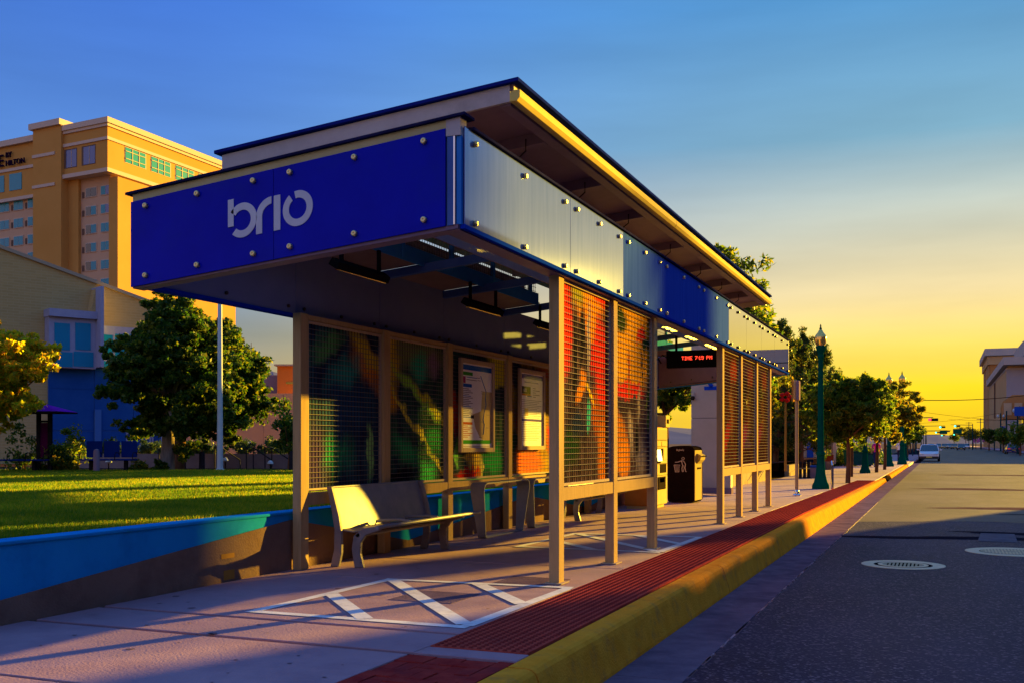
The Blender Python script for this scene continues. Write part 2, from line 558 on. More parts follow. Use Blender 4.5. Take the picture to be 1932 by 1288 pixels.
_g = _m.nodes.new('ShaderNodeNewGeometry'); _t = _m.nodes.new('ShaderNodeTexNoise'); _t.inputs['Scale'].default_value = 0.9; _t.inputs['Detail'].default_value = 6
_m.links.new(_g.outputs['Position'], _t.inputs['Vector'])
_r = _m.nodes.new('ShaderNodeValToRGB')
_r.color_ramp.elements[0].position = 0.36; _r.color_ramp.elements[0].color = (0.55, 0.62, 0.6, 1)
_r.color_ramp.elements[1].position = 0.68; _r.color_ramp.elements[1].color = (1.45, 1.05, 1.2, 1)
_m.links.new(_t.outputs['Fac'], _r.inputs['Fac'])
_x = _m.nodes.new('ShaderNodeMix'); _x.data_type = 'RGBA'; _x.blend_type = 'MULTIPLY'; _x.inputs['Factor'].default_value = 1.0
_cr = [q for q in _m.nodes if q.type == 'VALTORGB' and q != _r][0]
_tos = [lk.to_socket for lk in _cr.outputs[0].links]
_m.links.new(_cr.outputs[0], _x.inputs['A']); _m.links.new(_r.outputs[0], _x.inputs['B'])
for _s in _tos:
    _m.links.new(_x.outputs['Result'], _s)
leafmat('leaf_dark', (0.012, 0.050, 0.005), (0.036, 0.095, 0.009), (0.17, 0.19, 0.016), 0.5)
leafmat('leaf_green', (0.03, 0.08, 0.007), (0.07, 0.145, 0.012), (0.24, 0.24, 0.02), 0.55)
leafmat('leaf_olive', (0.045, 0.085, 0.008), (0.11, 0.14, 0.012), (0.32, 0.21, 0.018), 0.55)
leafmat('leaf_autumn', (0.18, 0.26, 0.010), (0.40, 0.42, 0.015), (0.55, 0.27, 0.012), 0.6)
leafmat('leaf_pine', (0.018, 0.050, 0.008), (0.040, 0.085, 0.012), (0.14, 0.13, 0.02), 0.35)
leafmat('leaf_shrub', (0.025, 0.06, 0.025), (0.04, 0.085, 0.035), (0.07, 0.12, 0.05), 0.25)
pbr('bark_pale', (0.20, 0.15, 0.12), (0.36, 0.29, 0.23), 9, 0.9, bump=0.5, bscale=30, stretch=(1, 1, 0.3))
pbr('bark_brown', (0.10, 0.05, 0.028), (0.17, 0.085, 0.045), 9, 0.9, bump=0.5, bscale=30, stretch=(1, 1, 0.3))
pbr('lamp_green', (0.001, 0.060, 0.043), (0.002, 0.075, 0.052), 5, 0.6)
m, n, l, b, out = newmat('lamp_globe')
b.inputs['Base Color'].default_value = (0.90, 0.60, 0.14, 1)
b.inputs['Roughness'].default_value = 0.16
b.inputs['Metallic'].default_value = 0.7
b.inputs['Specular IOR Level'].default_value = 1.0
pbr('hotel_wall', (0.54, 0.27, 0.065), (0.58, 0.30, 0.08), 0.12, 0.9, dirt=(0.50, 0.25, 0.06), dscale=0.05)
pbr('hotel_light', (0.56, 0.36, 0.22), (0.60, 0.39, 0.24), 0.15, 0.9)
pbr('hotel_trim', (0.60, 0.47, 0.36), rough=0.85)
pbr('grille', (0.16, 0.10, 0.075), rough=0.7)
glassmat('glass_teal', (0.008, 0.26, 0.34), 0.2, spec=0.3)
glassmat('glass_blue', (0.010, 0.055, 0.24), 0.10)
glassmat('glass_dark', (0.012, 0.03, 0.03), 0.1)
glassmat('glass_sky', (0.006, 0.24, 0.42), 0.2, spec=0.3)
pbr('frame_lav', (0.34, 0.34, 0.48), (0.38, 0.38, 0.52), 4, 0.5)
pbr('clad_blue', (0.012, 0.075, 0.30), (0.02, 0.095, 0.34), 1.0, 0.45)
pbr('clad_joint', (0.06, 0.16, 0.42), rough=0.5)
brickmat('brick_tan', (0.54, 0.36, 0.13), (0.48, 0.32, 0.11), (0.54, 0.38, 0.16), 0.42, 0.11, 'xz', ms=0.012, bump=0.15)
pbr('coping', (0.42, 0.33, 0.22), rough=0.8)
pbr('peach', (0.50, 0.27, 0.155), (0.54, 0.30, 0.175), 0.4, 0.85)
pbr('peach_joint', (0.42, 0.23, 0.14), rough=0.9)
pbr('orange_wall', (0.55, 0.17, 0.03), (0.60, 0.19, 0.035), 0.5, 0.85)
pbr('mauve_wall', (0.22, 0.15, 0.19), (0.25, 0.17, 0.21), 0.5, 0.85)
pbr('purple_roof', (0.26, 0.02, 0.40), (0.32, 0.03, 0.46), 2, 0.4)
pbr('plum_panel', (0.10, 0.006, 0.06), rough=0.5)
pbr('bench_blue', (0.006, 0.025, 0.16), rough=0.45)
pbr('pole_white', (0.50, 0.56, 0.56), (0.55, 0.61, 0.60), 4, 0.45)
pbr('hill', (0.16, 0.16, 0.20), (0.21, 0.20, 0.23), 0.004, 0.95)
pbr('mast', (0.12, 0.10, 0.11), rough=0.6)
pbr('machine_steel', (0.55, 0.43, 0.20), (0.6, 0.48, 0.24), 6, 0.5)
pbr('machine_orange', (0.42, 0.14, 0.02), (0.46, 0.16, 0.025), 3, 0.5)
pbr('machine_dark', (0.03, 0.022, 0.016), rough=0.4)
emis('machine_screen', (1.0, 0.86, 0.45), 0.3)
pbr('bin_black', (0.008, 0.005, 0.005), (0.012, 0.008, 0.008), 4, 0.5)
pbr('bin_side', (0.42, 0.33, 0.13), rough=0.5)
pbr('white_print', (0.55, 0.52, 0.47), rough=0.5)
pbr('totem_white', (0.44, 0.38, 0.33), (0.49, 0.42, 0.37), 2, 0.4, metal=0.2)
pbr('totem_blue', (0.01, 0.06, 0.50), rough=0.4)
pbr('led_case', (0.010, 0.008, 0.008), rough=0.3)
emis('led_red', (1.0, 0.05, 0.02), 1.0)
pbr('poster_white', (0.86, 0.83, 0.88), (0.90, 0.87, 0.92), 3, 0.6)
pbr('poster_blue', (0.02, 0.13, 0.52), rough=0.3)
pbr('poster_violet', (0.10, 0.08, 0.36), rough=0.3)
pbr('poster_green', (0.06, 0.36, 0.03), rough=0.3)
pbr('poster_orange', (0.55, 0.13, 0.03), rough=0.3)
pbr('poster_tan', (0.52, 0.38, 0.22), rough=0.3)
pbr('poster_grey', (0.22, 0.19, 0.25), rough=0.4)
pbr('poster_pink', (0.42, 0.05, 0.16), rough=0.4)
pbr('poster_dark', (0.04, 0.035, 0.045), rough=0.4)
pbr('iron', (0.20, 0.19, 0.15), (0.32, 0.30, 0.22), 9, 0.42, metal=0.6, bump=0.2, bscale=80)
pbr('iron_frame', (0.66, 0.58, 0.38), (0.76, 0.68, 0.44), 6, 0.6, bump=0.2, bscale=60)
pbr('iron_dark', (0.012, 0.011, 0.013), rough=0.8)
pbr('car_white', (0.62, 0.64, 0.70), rough=0.25, coat=1.0)
pbr('car_blue', (0.02, 0.03, 0.16), rough=0.25, coat=1.0)
pbr('car_silver', (0.30, 0.30, 0.32), rough=0.3, coat=1.0)
pbr('car_gold', (0.36, 0.24, 0.10), rough=0.3, coat=1.0)
pbr('car_dark', (0.02, 0.02, 0.03), rough=0.3, coat=1.0)
glassmat('car_glass', (0.01, 0.03, 0.045), 0.05)
pbr('tyre', (0.012, 0.012, 0.014), rough=0.8)
pbr('rim', (0.35, 0.35, 0.37), rough=0.3, metal=0.9)
emis('tail_red', (0.9, 0.02, 0.03), 0.1)
pbr('head_clear', (0.6, 0.6, 0.62), rough=0.1)
pbr('plate', (0.6, 0.5, 0.12), rough=0.5)
emis('signal_green', (0.05, 1.0, 0.62), 0.8)
emis('signal_red', (1.0, 0.03, 0.06), 0.8)
pbr('signal_case', (0.015, 0.03, 0.025), rough=0.5)
pbr('sign_green', (0.01, 0.13, 0.07), rough=0.5)
pbr('pole_teal', (0.01, 0.05, 0.055), rough=0.5)
pbr('banner_pink', (0.40, 0.12, 0.33), rough=0.7)
pbr('sign_blue', (0.02, 0.08, 0.42), rough=0.5)
pbr('bldg_tan', (0.46, 0.31, 0.15), (0.50, 0.34, 0.17), 0.1, 0.9)
pbr('bldg_grey', (0.33, 0.29, 0.30), (0.36, 0.32, 0.33), 0.1, 0.9)
pbr('bldg_brown', (0.40, 0.19, 0.06), (0.44, 0.22, 0.08), 0.1, 0.9)
pbr('bldg_cornice', (0.42, 0.37, 0.33), (0.46, 0.41, 0.36), 0.2, 0.85)
brickmat('bldg_brick', (0.28, 0.12, 0.07), (0.23, 0.10, 0.06), (0.33, 0.26, 0.2), 0.5, 0.16, 'yz')
pbr('dumpster_green', (0.008, 0.06, 0.055), (0.012, 0.08, 0.07), 4, 0.5)
pbr('stone', (0.18, 0.14, 0.11), (0.30, 0.24, 0.18), 5, 0.9, bump=0.8, bscale=8)
pbr('terracotta', (0.26, 0.055, 0.025), rough=0.7)
pbr('hedge_core', (0.012, 0.022, 0.008), rough=0.9)
pbr('fence_black', (0.010, 0.010, 0.016), rough=0.5)
pbr('skin', (0.42, 0.24, 0.17), rough=0.6)
pbr('cloth_pink', (0.62, 0.03, 0.26), rough=0.8)
pbr('cloth_white', (0.55, 0.56, 0.66), rough=0.8)
pbr('cloth_dark', (0.02, 0.02, 0.04), rough=0.8)
pbr('cloth_navy', (0.02, 0.03, 0.10), rough=0.8)
pbr('hair_dark', (0.012, 0.008, 0.006), rough=0.6)
pbr('red_paint', (0.55, 0.02, 0.02), rough=0.4)
pbr('teal_paint', (0.02, 0.30, 0.30), rough=0.4)
pbr('handrail', (0.03, 0.028, 0.035), rough=0.4, metal=0.5)
pbr('planter_wall', (0.20, 0.15, 0.15), (0.26, 0.20, 0.19), 2, 0.85)
pbr('cable', (0.03, 0.02, 0.015), rough=0.6)

# asphalt with pale stone specks
m, n, l, b, out = newmat('asphalt')
geo = n.new('ShaderNodeNewGeometry')
t1 = n.new('ShaderNodeTexVoronoi'); t1.inputs['Scale'].default_value = 48
l.new(geo.outputs['Position'], t1.inputs['Vector'])
t2 = n.new('ShaderNodeTexNoise'); t2.inputs['Scale'].default_value = 0.45; t2.inputs['Detail'].default_value = 9; t2.inputs['Roughness'].default_value = 0.62
mpz = n.new('ShaderNodeMapping'); mpz.inputs['Scale'].default_value = (1, 0.45, 1)
l.new(geo.outputs['Position'], mpz.inputs['Vector']); l.new(mpz.outputs[0], t2.inputs['Vector'])
cr = n.new('ShaderNodeValToRGB')
cr.color_ramp.elements[0].position = 0.3; cr.color_ramp.elements[0].color = (0.016, 0.013, 0.038, 1)
cr.color_ramp.elements[1].position = 0.7; cr.color_ramp.elements[1].color = (0.040, 0.032, 0.078, 1)
l.new(t2.outputs['Fac'], cr.inputs['Fac'])
cs = n.new('ShaderNodeSeparateColor'); l.new(t1.outputs['Color'], cs.inputs[0])
mr = n.new('ShaderNodeMapRange'); mr.inputs['From Min'].default_value = 0.80; mr.inputs['From Max'].default_value = 0.97; mr.inputs['To Max'].default_value = 0.8
l.new(cs.outputs[0], mr.inputs['Value'])
mx = n.new('ShaderNodeMix'); mx.data_type = 'RGBA'
l.new(mr.outputs[0], mx.inputs['Factor']); l.new(cr.outputs[0], mx.inputs['A']); mx.inputs['B'].default_value = (0.16, 0.13, 0.19, 1)
l.new(mx.outputs['Result'], b.inputs['Base Color'])
b.inputs['Roughness'].default_value = 0.55
b.inputs['Specular IOR Level'].default_value = 0.03
bp = n.new('ShaderNodeBump'); bp.inputs['Strength'].default_value = 0.55; bp.inputs['Distance'].default_value = 0.012
l.new(t1.outputs['Distance'], bp.inputs['Height']); l.new(bp.outputs[0], b.inputs['Normal'])

OR, YE, RE = (0.80, 0.24, 0.012), (0.85, 0.50, 0.02), (0.78, 0.030, 0.012)
DK, PU, GR, TE = (0.012, 0.010, 0.016), (0.06, 0.035, 0.07), (0.02, 0.22, 0.06), (0.02, 0.16, 0.17)
art('art_petal', (0.035, 0.022, 0.03), (0.10, 0.06, 0.08), [
    (0.08, 0.80, 0.16, 0.28, 0, RE, 0.5), (0.60, 0.95, 0.35, 0.12, 0, OR, 0.5), (0.35, 0.97, 0.14, 0.07, 0, (0.30, 0.26, 0.03), 0.6), (0.85, 0.99, 0.2, 0.05, 0, RE, 0.5),
    (0.80, 0.70, 0.20, 0.19, 0, RE, 0.5), (0.62, 0.83, 0.13, 0.10, 0, OR, 0.5), (0.58, 0.74, 0.04, 0.25, 4, (0.34, 0.26, 0.33), 0.5), (0.42, 0.75, 0.05, 0.22, -4, DK, 0.5), (0.28, 0.62, 0.03, 0.3, 0, DK, 0.5),
    (0.80, 0.38, 0.22, 0.16, 0, (0.42, 0.09, 0.012), 0.4), (0.9, 0.13, 0.16, 0.20, 0, (0.55, 0.15, 0.012), 0.4), (0.42, 0.50, 0.14, 0.05, 30, OR, 0.5), (0.86, 0.50, 0.16, 0.07, -20, RE, 0.5), (0.6, 0.46, 0.12, 0.03, -30, YE, 0.5),
    (0.55, 0.34, 0.09, 0.05, 90, (0.05, 0.42, 0.42), 0.5), (0.35, 0.30, 0.18, 0.08, 0, (0.02, 0.03, 0.08), 0.6), (0.2, 0.18, 0.2, 0.10, 0, (0.02, 0.05, 0.02), 0.7)], 7, 0.09)
art('art_bloom', (0.06, 0.03, 0.05), (0.12, 0.07, 0.09), [
    (0.5, 0.80, 0.75, 0.28, 0, (0.82, 0.33, 0.012), 0.25), (0.15, 0.92, 0.22, 0.07, 0, (0.04, 0.06, 0.015), 0.5), (0.75, 0.86, 0.16, 0.06, 0, RE, 0.4), (0.9, 0.82, 0.14, 0.03, 0, (0.03, 0.08, 0.02), 0.4),
    (0.30, 0.52, 0.34, 0.05, 0, RE, 0.5), (0.62, 0.53, 0.22, 0.05, 0, RE, 0.5), (0.40, 0.62, 0.05, 0.16, 12, (0.50, 0.11, 0.01), 0.6), (0.78, 0.66, 0.02, 0.16, 0, DK, 0.5), (0.96, 0.52, 0.12, 0.04, 30, (0.2, 0.26, 0.02), 0.5),
    (0.35, 0.42, 0.34, 0.06, 0, (0.05, 0.03, 0.045), 0.5), (0.68, 0.42, 0.05, 0.14, -10, (0.40, 0.30, 0.26), 0.5), (0.12, 0.20, 0.26, 0.19, 0, (0.58, 0.17, 0.012), 0.35), (0.28, 0.10, 0.16, 0.12, 0, OR, 0.4),
    (0.46, 0.25, 0.06, 0.18, 14, (0.42, 0.30, 0.30), 0.5), (0.72, 0.12, 0.16, 0.14, 0, (0.36, 0.27, 0.28), 0.6), (0.95, 0.35, 0.04, 0.10, 0, (0.14, 0.26, 0.03), 0.5), (0.62, 0.22, 0.05, 0.12, 0, DK, 0.6)], 7, 0.09)
art('art_fern', (0.022, 0.035, 0.086), (0.042, 0.101, 0.156), [
    (0.85, 0.78, 0.30, 0.12, -25, (0.850, 0.285, 0.042), 0.7), (0.80, 0.87, 0.30, 0.07, -25, (0.850, 0.627, 0.057), 0.7), (0.25, 0.88, 0.25, 0.08, 20, (0.143, 0.456, 0.143), 0.8), (0.5, 0.72, 0.28, 0.12, 15, (0.057, 0.427, 0.342), 0.8),
    (0.55, 0.50, 0.4, 0.2, 0, (0.028, 0.086, 0.200), 0.9), (0.40, 0.20, 0.24, 0.14, 0, (0.042, 0.427, 0.171), 0.8), (0.86, 0.22, 0.05, 0.22, 0, (0.342, 0.741, 0.228), 0.6), (0.12, 0.15, 0.15, 0.3, 0, (0.086, 0.057, 0.171), 0.8)], 4, 0.12)
art('art_stem', (0.022, 0.051, 0.072), (0.057, 0.143, 0.086), [
    (0.5, 0.92, 0.7, 0.13, 0, (0.285, 0.342, 0.143), 0.9), (0.06, 0.84, 0.14, 0.22, 0, (0.850, 0.570, 0.057), 0.7), (0.08, 0.58, 0.12, 0.10, 0, (0.850, 0.399, 0.035), 0.7), (0.55, 0.84, 0.2, 0.12, 0, (0.057, 0.570, 0.314), 0.8), (0.80, 0.86, 0.16, 0.1, 0, (0.370, 0.257, 0.342), 0.8),
    (0.5, 0.64, 0.55, 0.045, -22, (0.399, 0.798, 0.086), 0.8), (0.75, 0.57, 0.4, 0.035, -25, (0.850, 0.798, 0.057), 0.7), (0.55, 0.34, 0.75, 0.028, -33, (0.850, 0.741, 0.086), 0.5), (0.3, 0.22, 0.26, 0.10, -20, (0.042, 0.456, 0.143), 0.8), (0.85, 0.30, 0.22, 0.12, 0, (0.057, 0.456, 0.114), 0.8), (0.7, 0.06, 0.16, 0.12, 0, (0.086, 0.798, 0.171), 0.7), (0.2, 0.05, 0.3, 0.06, 0, DK, 0.7)], 4, 0.10)
art('art_flame', (0.028, 0.041, 0.057), (0.057, 0.114, 0.101), [
    (0.9, 0.90, 0.3, 0.16, 0, (0.850, 0.741, 0.042), 0.35), (0.06, 0.55, 0.15, 0.12, 0, (0.850, 0.086, 0.035), 0.5), (0.15, 0.42, 0.10, 0.14, 0, (0.850, 0.057, 0.042), 0.6), (0.40, 0.12, 0.16, 0.16, 0, (0.850, 0.570, 0.086), 0.3), (0.30, 0.02, 0.24, 0.06, 0, RE, 0.5),
    (0.12, 0.20, 0.05, 0.10, 0, (0.285, 0.850, 0.143), 0.5), (0.75, 0.12, 0.22, 0.14, 0, (0.035, 0.456, 0.114), 0.7), (0.55, 0.06, 0.04, 0.10, -10, (0.850, 0.741, 0.171), 0.5), (0.3, 0.93, 0.4, 0.08, 0, (0.057, 0.171, 0.143), 0.8)], 6, 0.14)
art('art_amber', (0.300, 0.165, 0.022), (0.510, 0.300, 0.030), [
    (0.12, 0.90, 0.2, 0.14, 0, (0.045, 0.045, 0.075), 0.6), (0.25, 0.72, 0.18, 0.16, 0, (0.540, 0.480, 0.045), 0.5), (0.10, 0.25, 0.16, 0.14, 0, (0.015, 0.090, 0.022), 0.5), (0.95, 0.35, 0.16, 0.22, 0, (0.850, 0.030, 0.030), 0.5), (0.40, 0.10, 0.34, 0.16, 0, (0.850, 0.150, 0.045), 0.6),
    (0.2, 0.55, 0.05, 0.2, -6, (0.675, 0.060, 0.022), 0.5), (0.7, 0.92, 0.25, 0.07, 0, (0.450, 0.090, 0.030), 0.6)], 6, 0.12)
art('art_ember', (0.05, 0.012, 0.010), (0.13, 0.03, 0.015), [
    (0.3, 0.25, 0.3, 0.1, 30, (0.40, 0.02, 0.02), 0.6), (0.75, 0.85, 0.3, 0.1, 0, (0.45, 0.05, 0.015), 0.6), (0.6, 0.5, 0.12, 0.3, 10, (0.30, 0.10, 0.02), 0.6), (0.3, 0.75, 0.3, 0.14, 0, (0.05, 0.01, 0.02), 0.7)], 6, 0.14)
art('art_ember_film', (0.05, 0.012, 0.010), (0.13, 0.03, 0.015), [
    (0.3, 0.25, 0.3, 0.1, 30, (0.40, 0.02, 0.02), 0.6), (0.75, 0.85, 0.3, 0.1, 0, (0.45, 0.05, 0.015), 0.6), (0.6, 0.5, 0.12, 0.3, 10, (0.30, 0.10, 0.02), 0.6), (0.3, 0.75, 0.3, 0.14, 0, (0.05, 0.01, 0.02), 0.7)], 6, 0.14, 0.6)

# ================================================================== GROUND
def zs(y):
    return 0.0 if y < 20 else -0.006 * (min(y, 45) - 20)

def loft2(mb, prof, y0, y1, dz0, dz1, keep=()):
    """profile in (x,z) swept from y0 to y1, lifted by dz at each end; indices in keep stay put"""
    k = len(prof)
    vs = [(p[0], y0, p[1] + (0 if i in keep else dz0)) for i, p in enumerate(prof)]
    vs += [(p[0], y1, p[1] + (0 if i in keep else dz1)) for i, p in enumerate(prof)]
    fs = [tuple(range(k)), tuple(range(2 * k - 1, k - 1, -1))]
    fs += [(i, i + k, (i + 1) % k + k, (i + 1) % k) for i in range(k)]
    return mb.add(vs, fs)

MB().quad((-4000, -4000, -0.62), (4000, -4000, -0.62), (4000, 4000, -0.62), (-4000, 4000, -0.62)).build('ground', 'earth', kind='structure')
MB().quad((-2.13, -60, -0.30), (11.3, -60, -0.30), (11.3, 900, -0.30), (-2.13, 900, -0.30)).build('road', 'asphalt', kind='structure')
side_base = MB().box(-6.40, -2.36, -30, 20, -0.5, -0.02)
loft2(side_base, [(-6.40, -0.5), (-2.36, -0.5), (-2.36, -0.02), (-6.40, -0.02)], 20, 45, 0, -0.15, keep=(0, 1))
side_base.box(-6.40, -2.36, 45, 500, -0.5, -0.17)
sidewalk = side_base.build('sidewalk', 'joint', kind='structure')
YJ = [-9, -7, -5, -3, -1, 1.0, 2.8, 4.4, 5.85, 6.55, 8.95, 10.6, 12.4, 14.4, 16.2, 18.0, 20.0] + [20 + 2.1 * i for i in range(1, 60)]
for i in range(len(YJ) - 1):
    jw = {5.85: 0.040, 6.55: 0.030}
    a, b_ = YJ[i] + jw.get(YJ[i], 0.014), YJ[i + 1] - jw.get(YJ[i + 1], 0.014)
    xr = -2.42 if a > 43.0 else -3.115
    g = random.uniform(-0.0025, 0.0025)
    mb = MB()
    loft2(mb, [(-6.335, -0.045), (xr, -0.045), (xr, 0.0), (-6.335, 0.0)], a, b_, zs(a) + g, zs(b_) + g)
    mb.build('slab', 'concrete', sidewalk, bevel=0.006)
# narrow concrete border between pavers and warning strip
MB().box(-3.10, -2.395, 5.86, 6.07, -0.04, 0.001).build('border_slab', 'concrete', sidewalk, bevel=0.005)
# warning tiles with truncated domes
tile = MB()
TL = 0.66
tile.box(-0.34, 0.34, 0.006, TL - 0.006, -0.03, 0.004)
for i in range(11):
    for j in range(11):
        cx, cy = -0.30 + 0.06 * i, 0.03 + 0.06 * j
        o = len(tile.v)
        for (r_, z_) in ((0.0185, 0.004), (0.012, 0.0135)):
            for k in range(7):
                an = 2 * math.pi * k / 7
                tile.v.append((cx + r_ * math.cos(an), cy + r_ * math.sin(an), z_))
        for k in range(7):
            tile.f.append((o + k, o + (k + 1) % 7, o + 7 + (k + 1) % 7, o + 7 + k))
        tile.f.append(tuple(o + 7 + k for k in range(7)))
tile_me = tile.mesh('warning_tile')
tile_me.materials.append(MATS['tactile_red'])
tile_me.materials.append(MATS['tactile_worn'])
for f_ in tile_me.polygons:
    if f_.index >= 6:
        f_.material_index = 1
y = 6.08
while y < 42.5:
    o = inst(tile_me, 'warning_tile', sidewalk, (-2.757, y, zs(y)), (math.atan(-0.006) if y > 20 else 0, 0, 0))
    y += TL
# red pavers laid in a basket bond at the foot of the frame
bl = MB().box(-0.0485, 0.0485, -0.0985, 0.0985, -0.05, 0.0).mesh('paver')
bl.materials.append(MATS['paver_red'])
y = 2.60
while y < 5.72:
    x = -3.0
    col = 0
    while x < -2.42:
        vert = (int(round((y - 2.6) / 0.2)) + col) % 2 == 0
        if vert:
            for k in (-0.05, 0.05):
                o = inst(bl, 'paver', sidewalk, (x + k, y + 0.1, random.uniform(-0.006, 0.003)), (random.uniform(-0.012, 0.012), random.uniform(-0.012, 0.012), random.uniform(-0.012, 0.012)))
        else:
            for k in (0.05, 0.15):
                o = inst(bl, 'paver', sidewalk, (x, y + k, random.uniform(-0.006, 0.003)), (random.uniform(-0.012, 0.012), random.uniform(-0.012, 0.012), R(90)))
        x += 0.2
        col += 1
    y += 0.2
y = 2.62
while y < 5.75:
    inst(bl, 'paver', sidewalk, (-2.444, y + 0.1, random.uniform(-0.005, 0.002)), (random.uniform(-0.01, 0.01), random.uniform(-0.01, 0.01), 0))
    y += 0.2
MB().box(-3.112, -2.395, -9, 2.59, -0.05, -0.004).build('paver_border', 'paver_red', sidewalk)

# kerb stones and gutter slabs
kerb = empty('kerb', (0, 0, 0), kind='structure')
KP = [(-2.385, 0.0), (-2.262, 0.0), (-2.228, -0.008), (-2.204, -0.028), (-2.190, -0.06), (-2.128, -0.27), (-2.115, -0.36), (-2.385, -0.36)]
YK = [-9, -5, -1, 2.2, 5.69, 11.32, 15.4, 19.32, 23.3, 27.3, 31.3, 35.3, 39.3, 43.3, 46.6]
for i in range(len(YK) - 1):
    mb = MB()
    a, b_ = YK[i] + 0.012, YK[i + 1] - 0.012
    steps = 6
    for s in range(steps):
        p, q = a + (b_ - a) * s / steps, a + (b_ - a) * (s + 1) / steps
        loft2(mb, KP, p, q, zs(p), zs(q), keep=(6, 7))
    mb.build('kerb_stone', 'kerb_yellow', kerb)
for (a, b_) in ((51, 55), (55.02, 59), (59.02, 63), (63.02, 67), (67.02, 72), (72.02, 77)):
    mb = MB()
    loft2(mb, KP, a, b_, -0.15, -0.15, keep=(6, 7))
    mb.build('kerb_stone', 'kerb_yellow', kerb)
MB().box(-2.385, -2.13, 77.1, 400, -0.4, -0.16).build('kerb_run', 'concrete', kerb)
gutter = MB().box(-2.14, -1.64, -20, 150, -0.42, -0.299).build('gutter', 'joint', kind='structure')
y = -8.0
while y < 90:
    MB().box(-2.125, -1.63, y + 0.006, y + 2.994, -0.34, -0.293).build('gutter_slab', 'gutter_concrete', gutter, bevel=0.004)
    y += 3.0
mb = MB()
for k in range(260):      # dirt and grit caught along the asphalt edge
    yy = random.uniform(2, 30)
    w = random.uniform(0.006, 0.02)
    mb.box(-1.628 - w * 0.3, -1.628 + w, yy, yy + random.uniform(0.05, 0.28), -0.31, -0.2915)
mb.build('edge_grit', 'concrete', gutter, kind='stuff')

# painted boarding zones
def stripe(mb, a, b_, w, z=0.0075):
    a, b_ = Vector((a[0], a[1], 0)), Vector((b_[0], b_[1], 0))
    d = (b_ - a).normalized()
    n_ = Vector((-d.y, d.x, 0)) * w / 2
    za, zb_ = z + zs(a.y), z + zs(b_.y)
    mb.quad((a.x + n_.x, a.y + n_.y, za), (a.x - n_.x, a.y - n_.y, za), (b_.x - n_.x, b_.y - n_.y, zb_), (b_.x + n_.x, b_.y + n_.y, zb_))
for k, y0 in enumerate((6.80, 12.35)):
    A, B, C_, D = (-5.02, y0), (-4.97, y0 + 2.1), (-3.16, y0 + 2.22), (-3.19, y0)
    mb = MB()
    stripe(mb, (A[0] - 0.05, A[1]), (D[0] + 0.03, D[1]), 0.10, 0.0040)
    stripe(mb, (D[0], D[1] + 0.05), (C_[0], C_[1] - 0.05), 0.10, 0.0044)
    stripe(mb, (C_[0] + 0.03, C_[1]), (B[0] - 0.05, B[1]), 0.10, 0.0048)
    stripe(mb, (B[0], B[1] - 0.05), (A[0], A[1] + 0.05), 0.10, 0.0052)
    stripe(mb, (-5.0, y0 + 1.08), (-4.02, y0 + 0.02), 0.13, 0.0056)
    stripe(mb, (-4.93, y0 + 2.08), (-3.23, y0 + 0.1), 0.13, 0.0060)
    stripe(mb, (-4.05, y0 + 2.14), (-3.2, y0 + 1.15), 0.13, 0.0064)
    mb.build('boarding_zone_paint', 'line_white', sidewalk)
# access covers let into the paving
for (x0, x1, y0, y1) in ((-4.35, -3.75, 7.75, 8.35), (-3.95, -3.35, 9.05, 9.6)):
    MB().box(x0, x1, y0, y1, -0.01, 0.0035).build('access_cover', 'gutter_concrete', sidewalk, bevel=0.003)

mb = MB()
for k in range(170):
    x_, y_ = random.uniform(-6.2, -3.2), 2.5 + 14 * random.random() ** 1.4
    r_ = random.uniform(0.006, 0.016)
    if random.random() < 0.12:
        r_ *= 2.2
    n_ = 9
    mb.add([(x_ + r_ * random.uniform(0.8, 1.2) * math.cos(6.283 * i / n_), y_ + r_ * random.uniform(0.8, 1.2) * math.sin(6.283 * i / n_), 0.0034) for i in range(n_)], [tuple(range(n_))])
mb.build('gum_spots', 'gum', sidewalk, kind='stuff')
# road markings, patches
def rp(px, py, z=-0.3):
    d = FPX * (CH - z) / (py - HY)
    v_ = at(px, py, d)
    return (v_.x, v_.y)
road = bpy.data.objects['road']
mb = MB()
stripe(mb, rp(1829, 843.5), rp(1871, 860), 0.16, -0.294)
stripe(mb, rp(1838, 843.5), rp(1892, 859), 0.16, -0.2935)
stripe(mb, rp(1892, 859), rp(1932, 864), 0.16, -0.293)
mb.build('lane_line', 'road_line', road)
for k, (a, b_) in enumerate(((rp(1776, 861), rp(1866, 857)), (rp(1747, 883), rp(1768, 883)), (rp(1893, 863.5), rp(1908, 863)))):
    mb = MB(); stripe(mb, a, b_, 0.45, -0.2925); mb.build('crossing_line', 'road_line', road)
for (a, b_) in ((rp(1780, 874), rp(1788, 881)), (rp(1775.5, 864), rp(1776.5, 868))):
    mb = MB(); stripe(mb, a, b_, 0.14, -0.292); mb.build('centre_dash', 'kerb_yellow', road)
def blob(name, mat, cx, cy, rx, ry, z, n=26, rough=0.35, rot=0.0):
    mb = MB()
    pts = []
    ph = [random.uniform(0, 6.28) for _ in range(4)]
    for i in range(n):
        a = 2 * math.pi * i / n
        k = 1 + rough * (0.5 * math.sin(2 * a + ph[0]) + 0.35 * math.sin(3 * a + ph[1]) + 0.25 * math.sin(5 * a + ph[2]) + 0.15 * math.sin(9 * a + ph[3]))
        x_, y_ = rx * k * math.cos(a), ry * k * math.sin(a)
        pts.append((cx + x_ * math.cos(rot) - y_ * math.sin(rot), cy + x_ * math.sin(rot) + y_ * math.cos(rot), z))
    mb.add(pts, [tuple(range(n))])
    return mb.build(name, mat, road)
